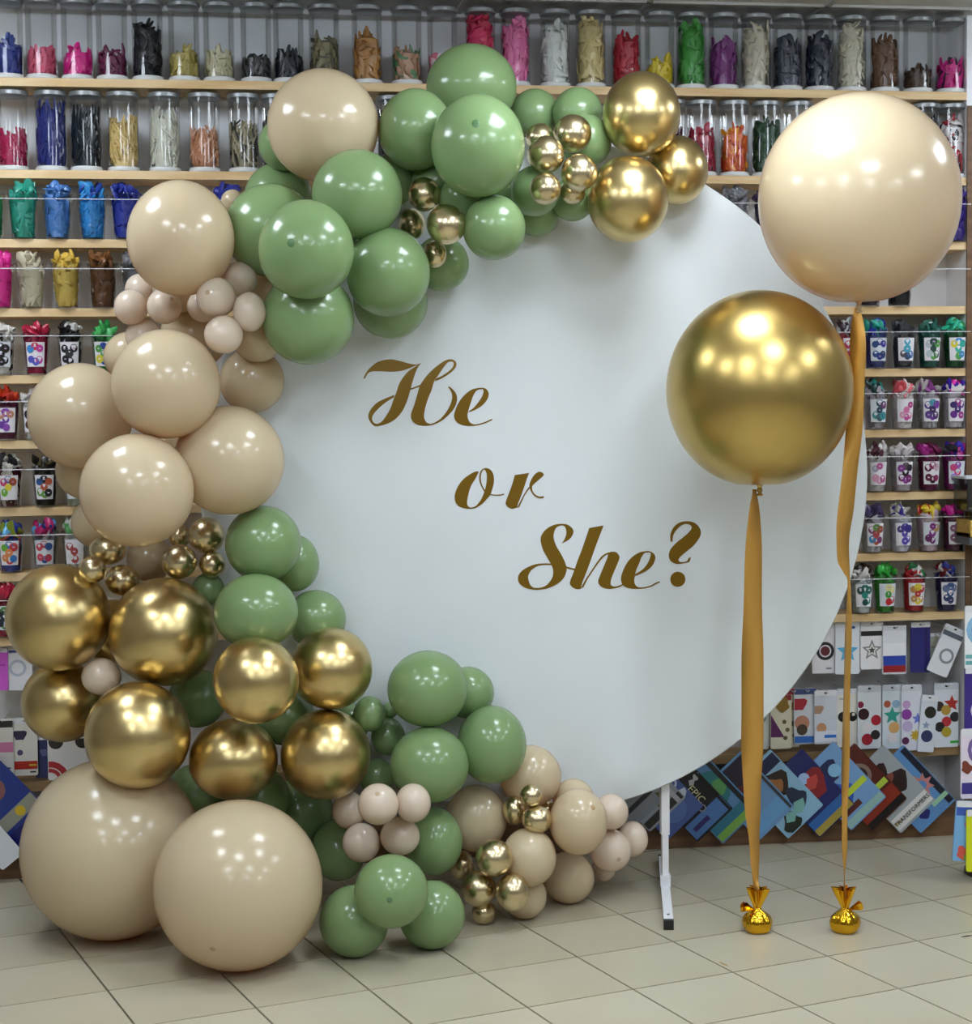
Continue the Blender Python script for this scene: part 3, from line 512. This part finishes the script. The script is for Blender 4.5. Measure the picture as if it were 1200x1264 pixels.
side_pkg(1186, 900, 986, .15, 'e6dcea', [('disc', .0, .2, .36, '7c64a0'), ('disc', 0, .2, .28, 'e4e0ee'), ('blob', -.38, -.05, .12, '7c3c2c'), ('slab', .0, -.35, .08, '3c3484')], 'lilac package with a ringed purple disc on the rack', CYY-.03)
side_pkg(1178, 990, 1064, .12, '7cb4e4', [('slab', 0, .36, .1, '3c5cb8'), ('blob', .05, .02, .3, 'd8389c'), ('blob', -.25, -.36, .16, 'd8584c'), ('bar', .1, -.44, .3, '6cb04c')], 'light blue and pink long package near the rack foot', CYY-.05, -4)
side_pkg(1193, 1000, 1076, .11, 'd8e020', [('bar', 0, 0, .3, 'a8b018')], 'bright yellow package at the bottom right edge', CYY-.062)

# ------------------------------------------------------------------ round backdrop
YB = -.57
bc = at(670.4, 591.2, YB); BR = 1.0202*(YB-CAM.y)/(-.45-CAM.y)
back = thing('round_backdrop', 'big round white fabric backdrop with gold lettering on a steel stand', 'backdrop', (bc.x, YB, 0))
def cloth_y(x, z):                        # shallow pull folds in the cloth
    r = math.hypot(x, z)/BR; a = math.atan2(z, x); lo = max(0, -z/BR)
    y = .004*math.sin(4*x+3.1*z)+.003*math.sin(8*z-5*x+1)
    y += .016*lo*r**2*math.sin(16*x*(.6+.4*r)+6*z)*r
    y += .022*lo**2*math.exp(-((z+.92*BR)/.07)**2)*math.sin(22*x)
    y += .006*max(0, r-.8)/.2*math.sin(a*23)*math.sin(a*7+1)
    return y
b = MB(); NR, NA = 40, 160; vs = [(0, cloth_y(0, 0), bc.z)]
for k in range(1, NR+1):
    for i in range(NA):
        a = 2*math.pi*i/NA; r = BR*k/NR; x, z = r*math.cos(a), r*math.sin(a); vs.append((x, cloth_y(x, z)*(1-(k/NR)**8), bc.z+z))
for q, yy in ((1.004, .006), (1.006, .016), (1.003, .028), (.97, .032)):
    for i in range(NA): a = 2*math.pi*i/NA; vs.append((BR*q*math.cos(a), yy, bc.z+BR*q*math.sin(a)))
fs = [(0, 1+i, 1+(i+1) % NA) for i in range(NA)]
for k in range(NR+3):
    for i in range(NA): fs.append((1+k*NA+i, 1+(k+1)*NA+i, 1+(k+1)*NA+(i+1) % NA, 1+k*NA+(i+1) % NA))
b.add(vs, fs, CLOTH); b.build('cloth', back)
b = MB(); pts = [(BR*.985*math.cos(2*math.pi*i/96), .02, bc.z+BR*.985*math.sin(2*math.pi*i/96)) for i in range(97)]; b.tube(pts, .010, STEEL, 8); b.build('hoop', back)
pf = at(821, 1010, YB+.04); off = pf.x-bc.x
fa, fb = floor_at(817, 1064), floor_at(824.5, 1149); dirf = (fb-fa).normalized()
for sx, nm in ((off, 'r'), (-off, 'l')):
    b = MB(); zj = at(821, 1030, YB+.04).z; b.box((sx, .045, (zj+.9)/2), (.025, .025, .9-zj), STEEL); post = b.build('post', back, False)
    b = MB(); b.box((sx, .045, (zj+.05)/2+.01), (.019, .019, zj+.05-.02), STEEL); b.build('inner_post', post, False)
    b = MB(); rot = Matrix.Rotation(math.atan2(dirf.y, dirf.x)+math.pi/2, 3, 'Z') if nm == 'r' else None
    L1, L0 = abs(fb.y-(YB+.04)), abs(fa.y-(YB+.04)); L1 = L1 if nm == 'r' else .1; mid = (L0-L1)/2
    cc = Vector((sx, .04, .0135)); d = rot @ Vector((0, 1, 0)) if rot else Vector((0, 1, 0))
    b.box(cc+d*mid, (.027, L0+L1-.02, .025), STEEL, rot); ft = b.build('foot', back, False)
    for e in (mid+(L0+L1)/2-.006, mid-(L0+L1)/2+.006):
        b = MB(); b.box(cc+d*e, (.0285, .02, .0265), BLACK, rot); b.build('end_cap', ft, False)
    b = MB(); b.box(Vector((sx, .04, .04)), (.031, .045, .03), STEEL, rot); b.build('bracket', ft, False)
    bb = cc+d*(mid-(L0+L1)/2+.06); b = MB(); b.tube([bb+Vector((-.004, -.0, .0128)), bb+Vector((.004, 0, .0135))], .003, LIDM, 8); b.build('screw', ft)
# lettering: every letter a cut vinyl shape made of tapering strokes (left edge, right edge)
def stroke(b, prs, o, sc, k):
    q = crom(prs, 6); A = []; B = []
    for x1, y1, x2, y2 in q:
        for L, x, y in ((A, x1, y1), (B, x2, y2)):
            p = at(o[0]+x/sc, o[1]+y/sc, YB); p.y = cloth_y(p.x-bc.x, p.z-bc.z)-.0012-.00012*k; p.x -= bc.x; L.append(p)
    n = len(A); d = Vector((0, .0016, 0))
    vs = A+B+[p+d for p in A]+[p+d for p in B]
    fs = [(i, i+1, n+i+1, n+i) for i in range(n-1)]+[(i, 2*n+i, 2*n+i+1, i+1) for i in range(n-1)]+[(n+i, n+i+1, 3*n+i+1, 3*n+i) for i in range(n-1)]
    b.add(vs, fs, VINYL)
def letter(strokes, o, sc, label):
    b = MB()
    for k, s in enumerate(strokes): stroke(b, s[0] if isinstance(s, tuple) else s, s[1] if isinstance(s, tuple) else o, sc, k)
    t = b.build('letter', back, False); t['label'] = label
oH, oE = (440, 435), (510, 435)
letter([[(100,385,125,388),(150,290,172,310),(215,215,235,283),(320,140,350,280),(490,103,500,288),(650,130,640,278),(780,165,740,252),(880,180,870,200),(955,158,945,180)],
 [(890,200,950,160),(780,270,900,240),(690,370,860,340),(630,470,820,470),(590,590,785,600),(550,690,740,740),(500,830,670,880),(430,950,560,1000),(370,1025,430,1065),(300,1058,290,1094),(245,1030,218,1050),(230,965,175,965),(270,890,195,870),(370,790,290,755),(470,715,420,685),(555,665,560,630)],
 [(795,533,795,560),(870,508,870,530),(945,478,945,505)],
 ([(320,428,335,388),(420,388,420,350),(540,312,520,285),(612,245,580,225),(640,180,600,170),(620,128,588,142),(560,102,545,138),(480,118,505,155),(380,180,440,235),(270,270,370,340),(180,370,310,430),(100,490,270,560),(60,620,220,680),(20,760,180,810),(-30,900,160,920),(-30,980,165,985),(10,1040,195,1035),(80,1077,225,1050),(160,1088,255,1058),(255,1080,300,1045),(340,1052,345,1022),(430,1007,410,975),(530,920,490,880),(610,820,550,770),(647,710,575,680),(637,620,570,610),(590,553,545,555),(532,502,515,517)], oE)], oH, 12, 'gold script capital H')
letter([[(1000,524,985,545),(880,545,935,570),(770,620,890,640),(680,730,855,740),(625,850,820,850),(605,950,805,930),(640,1030,815,990),(720,1075,845,1040),(820,1090,890,1062),(940,1084,950,1064),(1060,1052,1055,1033),(1177,1000,1165,983)],
 [(815,890,835,862),(920,850,900,815),(1030,780,970,730),(1100,690,1025,640),(1118,610,1042,570),(1090,550,1025,543),(1040,525,1000,547),(960,525,950,550)]], oE, 12, 'gold script letter e of the first word')
letter([[(610,203,612,227),(540,210,590,270),(430,265,540,370),(300,360,470,480),(200,480,425,590),(130,620,395,700),(105,740,375,800),(125,850,370,880),(180,930,385,930),(270,975,430,963),(380,992,480,963),(470,992,530,948),(560,972,575,915),(680,900,620,860),(770,810,670,790),(860,700,720,680),(910,560,755,570),(940,420,785,420),(930,280,790,280),(880,180,765,200),(800,135,745,172),(730,138,720,172),(660,195,685,215),(628,310,662,310),(638,430,672,430),(690,560,708,530),(740,640,748,595)],
 [(850,668,850,695),(920,690,915,712),(1010,695,1010,720),(1090,690,1090,715),(1150,670,1157,692)]], (555, 570), 17.143, 'gold script letter o')
letter([[(440,280,745,235),(400,420,690,380),(350,570,640,530),(300,700,590,670),(255,820,540,800),(245,890,505,880),(290,960,490,945),(380,1000,505,965)],
 [(488,965,525,965),(558,830,587,842),(640,675,662,690),(735,530,755,562)],
 [(1055,762,1050,725),(960,772,965,735),(860,727,880,700),(790,640,815,620),(750,550,805,530),(752,470,815,505),(790,370,870,450),(860,270,950,380),(950,210,1030,312),(1030,230,1058,272)]], (610, 570), 17.143, 'gold script letter r')
letter([[(605,725,605,750),(500,722,500,747),(370,735,400,762),(230,790,310,820),(140,860,265,890),(108,940,260,950),(130,1020,285,1030),(220,1085,330,1075),(340,1110,380,1083),(440,1110,440,1080),(560,1087,520,1050),(700,1020,580,990),(790,930,620,920),(828,820,630,830),(810,720,600,740),(750,590,545,640),(680,470,480,520),(640,350,445,370),(645,270,480,270),(680,195,560,195),(740,165,660,150),(790,168,770,138),(820,210,860,158),(828,280,925,220),(810,340,925,290),(785,390,870,370),(755,427,767,425)],
 [(815,763,815,790),(880,783,875,807),(950,800,950,828)]], (630, 635), 12, 'gold script capital S')
letter([[(430,155,667,113),(380,300,590,310),(310,500,510,520),(240,680,440,720),(170,880,380,880),(110,1040,310,1060),(130,1110,295,1120),(200,1155,300,1137),(270,1160,312,1140)],
 [(298,1122,327,1142),(378,983,397,1002),(468,848,488,862),(578,688,602,702),(665,595,692,608),(760,552,742,592)],
 [(742,578,775,548),(737,605,865,550),(725,650,915,600),(700,710,925,655),(650,830,890,750),(600,950,830,890),(575,1030,795,980),(600,1095,780,1050),(680,1145,788,1095),(770,1158,820,1112),(840,1148,850,1120),(910,1132,905,1108),(992,1095,985,1078)]], (695, 640), 13.333, 'gold script letter h')
letter([[(650,178,640,207),(530,195,595,230),(400,260,540,320),(270,380,490,450),(180,530,440,560),(120,690,405,700),(115,800,395,790),(150,890,400,850),(230,945,430,905),(350,972,480,938),(480,975,540,943),(600,967,620,938),(750,932,745,903),(860,877,850,848),(947,835,925,818)],
 [(412,703,415,662),(520,660,510,605),(650,595,600,535),(770,490,690,410),(832,370,735,290),(837,280,740,225),(790,215,715,203),(710,176,700,205),(630,178,640,207)]], (760, 670), 17.143, 'gold script letter e of the last word')
letter([[(336,405,364,405),(333,300,375,310),(380,190,430,220),(470,120,510,155),(590,101,580,142),(690,125,635,165),(760,190,645,210),(785,280,600,270),(750,370,520,340),(670,470,420,420),(560,560,340,510),(480,630,310,600),(455,670,330,680),(470,700,400,727),(530,705,470,734),(580,690,560,720),(600,655,612,705),(638,628,628,680)],
 [(445+112*math.cos(R(a)), 962-112*math.sin(R(a)), 445+112*math.cos(R(a)), 962+112*math.sin(R(a))) for a in range(180, -1, -15)]], (800, 635), 12, 'gold question mark')

# ------------------------------------------------------------------ balloon garland
def sphere_mesh(name, M, n=48, k=26):
    b = MB(); b.lathe([(math.sin(math.pi*i/k)*(1+.015*math.cos(math.pi*i/k)), -math.cos(math.pi*i/k)) for i in range(k+1)], M, n=n)
    o = b.build(name); me = o.data; bpy.data.objects.remove(o)
    me.polygons.foreach_set('use_smooth', [True]*len(me.polygons))
    bm = bmesh.new(); bm.from_mesh(me); bmesh.ops.remove_doubles(bm, verts=bm.verts, dist=1e-5)
    for e in bm.edges: e.smooth = True
    bmesh.ops.recalc_face_normals(bm, faces=bm.faces); bm.to_mesh(me); bm.free(); return me
MESH = {'B': sphere_mesh('beige_balloon', BEIGE), 'P': sphere_mesh('peach_balloon', PEACH), 'G': sphere_mesh('green_balloon', GREEN), 'A': sphere_mesh('gold_balloon', GOLD), 'a': sphere_mesh('small_gold_balloon', GOLD2)}
NAME = {'B': 'beige_balloon', 'P': 'beige_balloon', 'G': 'green_balloon', 'A': 'gold_balloon', 'a': 'gold_balloon'}
TIPM = {'B': mat('beige_tip', '#b59468', .35), 'P': mat('peach_tip', '#c3a383', .35), 'G': mat('green_tip', '#55794e', .35)}
# x, y, rx, ry (pixels), colour, layer from the backdrop outwards, label, [tip x, tip y], floor
G_ = [
(352,178,33,33,'G',0,'sage balloon peeping out left of the topmost beige balloon'),
(344,243,42,42,'G',0,'sage balloon under the left side of the topmost beige balloon'),
(484,222,32,32,'G',0,'dark sage balloon between two front ones near the top gold trio'),
(540,226,32,32,'G',0,'shaded sage balloon behind the small gold cluster near the top'),
(545,325,34,34,'G',0,'sage balloon below the small gold cluster near the top'),
(663,265,27,27,'G',0,'dark sage balloon lowest under the right small gold cluster'),
(707,246,27,27,'G',0,'dark sage balloon left of the lower large gold balloon'),
(660,236,31,31,'G',1,'shaded sage balloon right under the right small gold cluster'),
(660,141,31,31,'G',0,'sage balloon right of the topmost sage balloon'),
(713,139,31,31,'G',0,'sage balloon just left of the upper gold balloon'),
(724,174,31,33,'G',1,'sage balloon behind the right small gold cluster'),
(836,210,38,42,'A',0,'large gold balloon at the arch tip, rightmost of three'),
(482,372,46,46,'G',0,'sage balloon lowest on the arch underside near the cloth'),
(582,107,56,52,'G',1,'topmost sage green balloon of the whole arch'),
(513,160,46,50,'G',1,'sage balloon between the top beige balloon and front sage'),
(610,281,39,40,'G',1,'dark sage balloon hanging under the big front sage balloon'),
(399,155,69,69,'B',1,'topmost large beige balloon on the arch'),
(441,240,56,55,'G',3,'sage balloon in front of the topmost beige balloon'),
(334,284,57,57,'G',1,'sage balloon touching the right side of a large beige balloon'),
(378,308,59,61,'G',4,'front sage balloon with dark tip left on the arch',(359,300)),
(380,392,57,58,'G',2,'sage balloon directly under the front one with dark tip'),
(479,336,52,55,'G',3,'sage balloon left of the top small gold cluster'),
(590,180,58,63,'G',3,'large front sage balloon below the topmost sage one',(587,153)),
(667,170,18,18,'a',2,'small gold balloon, upper left at the back of right cluster'),
(707,165,23.5,23.5,'a',3,'small gold balloon, topmost of the right cluster'),
(674,191,23,23,'a',4,'small gold balloon, left front of the right cluster'),
(715,213,22.5,23,'a',4,'small gold balloon, right front of the right cluster'),
(673,233,19.5,19.5,'a',3,'small gold balloon, lower left of the right cluster'),
(707,237,16,15,'a',3,'small gold balloon, lowest right of the right cluster'),
(524,240,21,21,'a',3,'small gold balloon, top of the cluster in the arch middle'),
(551,277,24.5,25,'a',4,'small gold balloon, largest of the cluster in arch middle'),
(508,277,17,20,'a',2,'small gold balloon, left of the cluster in arch middle'),
(537,314,15,17,'a',3,'small gold balloon, bottom of the cluster in arch middle'),
(792,141,48,52,'A',2,'large gold balloon at the arch tip, upper of three'),
(775,246,50,53,'A',2,'large gold balloon at the arch tip, lower of three'),
(223,294,66,71,'B',2,'large beige balloon at upper left between shelves and sage'),
(287,248,14,14,'B',0,'tiny bit of beige balloon behind upper left sage balloon'),
(173,358,19,20,'P',0,'small peach balloon, back of the left pair'),
(162,379,21,22,'P',2,'small peach balloon, leftmost under upper left beige one'),
(203,378,21.5,22,'P',3,'small peach balloon with dark tip, right of leftmost small one',(212,369)),
(177,415,22,22,'P',1,'small peach balloon partly behind a large beige balloon'),
(267,367,24.5,25,'P',3,'small peach balloon with tip, front of the peach cluster',(256,361)),
(295,345,23,22,'P',2,'small peach balloon, top right of the peach cluster'),
(308,385,20.5,24.5,'P',2,'small peach balloon, right of the peach cluster against sage'),
(251,378,20,20,'P',1,'small peach balloon, left back of the peach cluster'),
(276,413,24,23.5,'P',3,'small peach balloon, bottom of the peach cluster'),
(240,413,42,42,'B',0,'shaded beige balloon behind the small peach balloons'),
(318,415,32,32,'B',0,'shaded beige balloon under the right of peach cluster'),
(311,470,40,40,'B',0,'dark shaded beige balloon close to the cloth on the left'),
(158,440,30,30,'B',0,'beige balloon half hidden left of large centre beige balloon'),
(205,474,67,67.5,'B',2,'large beige balloon, upper of the four at left centre'),
(99,513,64,65,'B',1,'large beige balloon, leftmost of the four at left centre'),
(169,605,70,70,'B',3,'large beige balloon, lowest front of the four at left centre'),
(283,568,68,67.5,'B',1,'large beige balloon, rightmost of the four against the cloth'),
(105,580,36,36,'B',0,'beige balloon peeking under the leftmost large beige one'),
(119,645,31,31,'B',0,'shaded beige balloon lower left behind lowest large beige'),
(133,678,23,20,'a',1,'small gold balloon, upper of the left trio under beige'),
(114,703,17,17,'a',2,'small gold balloon, left of the trio under beige'),
(151,716,21,19,'a',2,'small gold balloon, right of the trio under beige'),
(185,690,28,28,'B',0,'dark shaded beige balloon between two small gold clusters'),
(255,661,22.5,22.5,'a',2,'small gold balloon, top of the cluster left of sage'),
(221,693,22,21.5,'a',3,'small gold balloon, left front of the cluster left of sage'),
(262,697,16.5,16.5,'a',1,'small gold balloon, lower right of the cluster left of sage'),
(222,662,14,14,'a',1,'small gold balloon, back of the cluster left of sage'),
(325,671,47,47,'G',1,'sage balloon under the rightmost large beige balloon'),
(364,695,30,35,'G',0,'sage balloon against the cloth right of mid sage one'),
(316,755,52,47,'G',3,'sage balloon directly above the gold quartet'),
(390,764,37,36,'G',0,'sage balloon above right gold one against the cloth'),
(257,727,20,20,'G',0,'small dark sage balloon above the second large gold balloon'),
(72,762,64,66,'A',2,'large gold balloon at the far left edge of arch'),
(202,780,67,67,'A',3,'large gold balloon, second from left in upper gold row'),
(77,866,50,50,'A',1,'shaded gold balloon beneath the far left gold one'),
(170,907,65,66,'A',3,'large gold balloon sitting on the biggest beige balloon'),
(125,835,24,23,'P',3,'small beige balloon wedged between three gold balloons'),
(316,839,53,54,'A',4,'gold balloon, upper left of the gold quartet'),
(409,825,51,50.5,'A',3,'gold balloon, upper right of the quartet against cloth'),
(288,937,55,50,'A',5,'gold balloon, lower left of the gold quartet'),
(402,931,55.5,56,'A',4,'gold balloon, lower right of the gold quartet'),
(244,862,36,36,'G',0,'dark sage balloon deep between the large gold balloons'),
(371,1000,40,40,'G',0,'dark sage balloon in shadow under the gold quartet'),
(572,245,30,30,'G',0,'dark sage balloon deep behind the large front sage balloon'),
(628,238,24,24,'G',0,'dark sage balloon deep left of the right small gold cluster'),
(430,300,34,34,'G',0,'dark sage balloon deep between the front sage balloons'),
(352,884,36,36,'G',0,'dark sage balloon deep in the middle of the gold quartet'),
(243,985,42,42,'G',0,'dark sage balloon deep above the two giant beige balloons'),
(318,985,40,40,'G',0,'dark sage balloon deep under the lower left quartet gold'),
(430,893,26,26,'G',0,'dark sage balloon deep right of the gold quartet'),
(140,780,40,40,'A',0,'shaded gold balloon deep between the two upper gold ones'),
(330,348,30,30,'B',0,'shaded beige balloon deep beside the peach cluster'),
(222,352,34,34,'B',0,'shaded beige balloon deep under the upper left beige one'),
(240,540,36,36,'B',0,'shaded beige balloon deep between the four large ones'),
(138,1047,111,111,'B',1,'biggest beige balloon on the floor at the far left',None,1),
(294,1092,104,104,'B',3,'second giant beige balloon on the floor in front',(262,1171),1),
(528,850,50,47,'G',2,'sage balloon topmost on the lower right slope'),
(578,855,32,32,'G',0,'sage balloon behind the topmost one on lower slope'),
(607,919,43,48,'G',1,'sage balloon rightmost on the lower slope'),
(530,944,49,47,'G',3,'sage balloon centre front on the lower slope'),
(456,881,20,22,'G',2,'small sage balloon beside the upper right quartet gold one'),
(479,909,21,23,'G',1,'small sage balloon left of two large lower sage ones'),
(481,877,10,10,'G',0,'tiny sage balloon behind the two small sage ones'),
(465,958,22,22,'G',0,'sage balloon half hidden above the pink beige cluster'),
(431,1000,21,23,'P',4,'small beige balloon, left of the five piece cluster'),
(467,992.6,25.5,25.5,'P',6,'small beige balloon with tip, top middle of five',(466,980)),
(510,991,22,24,'P',5,'small beige balloon, upper right of the five piece cluster'),
(446,1040,23.5,24,'P',5,'small beige balloon, lower left of the five piece cluster'),
(494,1032,24.5,23.5,'P',5,'small beige balloon, lower right of the five piece cluster'),
(418,1049,34,38,'G',2,'sage balloon between giant beige and the small beige cluster'),
(535,1038,36,42,'G',2,'sage balloon right of the small beige cluster'),
(483,1100,46,45,'G',4,'sage balloon with dark tip below the small beige cluster',(481,1111)),
(437,1137,43,44,'G',3,'sage balloon on the floor beside the giant beige one'),
(533,1129,41,42,'G',3,'sage balloon on the floor left of lowest gold cluster'),
(588,1010,38,41,'B',1,'beige balloon between sage balloon and upper gold cluster'),
(655,958,38,38,'B',0,'beige balloon under the rightmost lower sage balloon'),
(708,988,26,27,'B',0,'beige balloon behind the right beige one near arch end'),
(714,1014,36,41,'B',2,'beige balloon with tip right of upper small gold cluster',(733,998)),
(653,1058,34,36,'B',2,'beige balloon between the two low small gold clusters'),
(702,1083,32,32,'B',1,'beige balloon lowest near the arch end'),
(648,1106,27,28,'B',0,'beige balloon on the floor behind lowest gold cluster'),
(754,1002,22,22,'P',1,'small cream balloon, upper one at the arch end'),
(754,1049.5,25.5,26,'P',2,'small cream balloon with tip, front at the arch end',(764,1061)),
(781,1035.6,19,22,'P',1,'small cream balloon, rightmost at the arch end'),
(745,1073,15,15,'P',0,'small cream balloon, lowest at the arch end'),
(656,982,14,14,'a',3,'small gold balloon, top of the upper low cluster'),
(635,1000,15,18,'a',2,'small gold balloon, left of the upper low cluster'),
(663,1011,19,17,'a',3,'small gold balloon, front of the upper low cluster'),
(675,999,11,11,'a',2,'small gold balloon, right back of the upper low cluster'),
(610,1059,23.5,23,'a',3,'small gold balloon, top of the lowest cluster'),
(570,1068,16,18,'a',2,'small gold balloon, left back of the lowest cluster'),
(591,1097,21.5,22.5,'a',4,'small gold balloon, front left of the lowest cluster'),
(633,1101,21,23.5,'a',4,'small gold balloon, front right of the lowest cluster'),
(597,1126,15,15,'a',3,'small gold balloon, bottom of the lowest cluster'),
]
def dist_for(x, y, Y): return (at(x, y, Y)-CAM).length
placed = []
SQ = .93
def try_place(e, fixed=None):
    x, y, rx, ry = e[:4]; rp = (rx+ry)/2; d = ray(x, y).normalized(); k = (ray(x, y).length)
    foc = F*(F/k)                         # a sphere off axis looks a touch wider
    Y = YB+.10-(0, .06, .12, .19, .26, .32, .34)[e[5]]
    if fixed: Y = YB+.10
    while True:
        c = at(x, y, Y); t = (c-CAM).dot(FWD); r = rp*t/F; ok = True
        if fixed is None:
            inside = math.hypot(c.x-bc.x, c.z-bc.z) < BR+r*.97
            if inside and Y > YB-r*.93: ok = False
            if c.z < r*ry/rp*.985: ok = None
            for (c2, r2, e2, t2) in placed:
                if (c-c2).length < SQ*(r+r2): ok = False if ok is not None else None; break
                px = math.hypot(x-e2[0], y-e2[1])
                if e[5] > e2[5] and px < .92*(rp+(e2[2]+e2[3])/2) and t > t2-.15*min(r, r2): ok = False if ok is not None else None; break
        else: ok = c.z >= r*ry/rp
        if ok or (fixed is not None and Y < -2.5) or Y < -2.2: return c, r, t, Y
        Y -= .004
for e in sorted(G_, key=lambda q: (len(q) < 9, q[5], -q[2])):
    c, r, t, Y = try_place(e, True if len(e) > 8 else None); placed.append((c, r, e, t))
garland = []
for c, r, e, t in placed:
    x, y, rx, ry, kind, lay, label = e[:7]; s = t/F; q = (rx+ry)/2*s
    o = bpy.data.objects.new(NAME[kind], MESH[kind]); COL.objects.link(o); o.location = c; o.scale = (rx*s, q, ry*s)
    tag(o, label, 'balloon', 'balloons of the arch'); garland.append((o, c, q))
    if len(e) > 7 and e[7]:
        d = ray(*e[7]).normalized(); oc = CAM-c; bq = oc.dot(d); disc = bq*bq-(oc.length_squared-(q*.995)**2)
        n = ((CAM+d*(-bq-math.sqrt(max(0, disc))))-c).normalized() if disc > 0 else (d*-1)
        b = MB(); w_ = .12 if rx < 30 else .055 if rx > 90 else .085
        b.lathe([(w_, -.004), (w_*.8, .004), (w_*.35, .008), (.0001, .010)], TIPM[kind], n=16, caps=False)
        tp = b.build('tip', o); tp.matrix_parent_inverse = Matrix(); tp.rotation_euler = n.to_track_quat('Z', 'Y').to_euler(); tp.location = n*.997
# ------------------------------------------------------------------ the two tall balloons with ribbons and foil weights
def tall(px, py, rx, ry, M, wx, wy, label, tie):
    w0 = floor_at(wx, wy-3); Y = w0.y; c = at(px, py, Y); s = (c-CAM).dot(FWD)/F; r = rx*s; h = ry*s
    t = thing('tall_balloon', label, 'balloon', (c.x, Y, c.z))
    zt = at(px, tie, Y).z-c.z
    prof = []
    for k in range(41):
        a = math.pi*k/40; z = math.cos(a)*h; q = math.sin(a)*r
        if a > math.pi*.5: z = -h*.985*math.sin(a-math.pi/2)**1.0; q = r*math.cos(a-math.pi/2)**(.94)
        prof.append((max(q, .0065), z))
    prof = [p for p in prof if p[1] > zt+.012]+[(.009, zt+.012), (.0055, zt+.005)]
    b = MB(); b.lathe(prof, M, n=72); o = b.build('skin', t); o.data.polygons.foreach_set('use_smooth', [True]*len(o.data.polygons))
    b = MB(); b.lathe([(.005, zt+.006), (.008, zt+.002), (.008, zt-.006), (.004, zt-.009), (.010, zt-.016), (.008, zt-.018)], M, n=14); b.build('knot', t)
    return t, Y, w0
def ribbon(pts, Y, label, fold):
    """pts: left x, right x, y in pixels; hangs in the plane of its balloon with a gentle twist"""
    b = MB(); q = crom(pts, 8); vs = []; n = len(q)
    for k, (xl, xr, y) in enumerate(q):
        a, c = at(xl, y, Y), at(xr, y, Y); u = k/n; dy = fold*math.sin(u*11)*.016+.003*math.sin(u*47)
        mid = (a+c)/2; mid.y += .004+dy*.3
        vs += [Vector((a.x, Y-dy, a.z)), Vector((mid.x, mid.y, mid.z)), Vector((c.x, Y+dy, c.z))]
    fs = []
    for k in range(n-1): fs += [(3*k, 3*k+1, 3*k+4, 3*k+3), (3*k+1, 3*k+2, 3*k+5, 3*k+4)]
    b.add(vs, fs, SATIN); z = min(v.z for v in vs); o = b.build('satin_ribbon', origin=(vs[-2].x, Y, z))
    md = o.modifiers.new('t', 'SOLIDIFY'); md.thickness = .0006
    return tag(o, label, 'ribbon', 'gold satin ribbons')
def weight(w0, label, side, seed):
    t = thing('foil_weight', label, 'weight', (w0.x, w0.y, 0), 'gold foil weights'); rng = random.Random(seed)
    ph = [rng.uniform(0, 6.28) for _ in range(4)]
    pl = lambda a, z, k: 1+.05*math.cos(9*a+ph[0])*min(1, z/.03)+.05*math.cos(4*a+ph[1])+.03*math.cos(15*a+ph[2])
    b = MB(); b.lathe([(.020, 0), (.031, .002), (.040, .014), (.042, .028), (.037, .044), (.024, .056), (.012, .064), (.009, .070)], FOIL, n=72, mod=pl); b.build('pouch', t)
    fan = lambda a, z, k: 1+(.10+.10*k)*math.cos(8*a+ph[3])+.06*k*math.cos(5*a+ph[1])
    b = MB(); b.lathe([(.0095, .066), (.012, .078), (.016, .092), (.020, .108), (.0225, .124)], FOIL, n=72, mod=fan, caps=False); o = b.build('gathered_top', t)
    b = MB()
    for k in range(4):
        a = side*(.2+.35*k); d = Vector((side*math.cos(.5*k-.6), -.5+.2*k, .35+.25*math.sin(2*k))).normalized(); c0 = Vector((side*.012, -.004, .064)); e = c0+d*.036
        n = d.cross(Vector((0, 1, .3))).normalized()*.011
        b.add([c0-n*.3, c0+n*.3, e+n, e*1.0+d*.004, e-n], [(0, 1, 2, 3, 4)], FOIL)
    b.build('loose_foil', t, False)
    b = MB(); b.lathe([(.0105, .063), (.0125, .066), (.0105, .069)], FOIL, n=16); b.build('tie', t)
    return t
tb, YBg, w2 = tall(1060.5, 246, 123.5, 129.5, BEIGE, 1043, 1153, 'very large cream beige balloon floating at the upper right', 378)
tg, YGd, w1 = tall(937.5, 480.5, 114.5, 122, mat('deep_gold_chrome', '#c6ab68', .3, 1.), 935, 1153, 'very large gold chrome balloon floating before the white backdrop', 604)
ribbon([(929, 934, 604), (925, 938, 622), (920, 942, 655), (918.5, 941, 720), (917.5, 940.5, 800), (917, 941, 880), (917, 940, 950), (919, 940, 1000), (923, 940, 1040), (927, 938, 1075), (931, 936, 1098), (932.5, 935.5, 1112)], YGd, 'wide gold satin ribbon under the gold chrome balloon', 1)
ribbon([(1055, 1060, 380), (1053, 1064, 395), (1052, 1066.5, 430), (1051, 1065.5, 473), (1046, 1063, 530), (1040, 1060, 575), (1033.5, 1055.5, 626), (1030, 1051.5, 659), (1031.5, 1050.5, 690), (1040, 1050, 706), (1046.5, 1050, 722), (1045.5, 1049.5, 780), (1043.5, 1047.5, 860), (1042, 1046.5, 930), (1040, 1046, 990), (1039, 1046.5, 1040), (1040.5, 1045, 1080), (1041.5, 1044.5, 1108)], YBg, 'gold satin ribbon narrowing to a strand under the cream balloon', -1)
weight(w1, 'gold foil weight left, under the gold chrome balloon ribbon', -1, 3)
weight(w2, 'gold foil weight right, under the cream balloon ribbon', 1, 8)
bpy.context.view_layer.update()
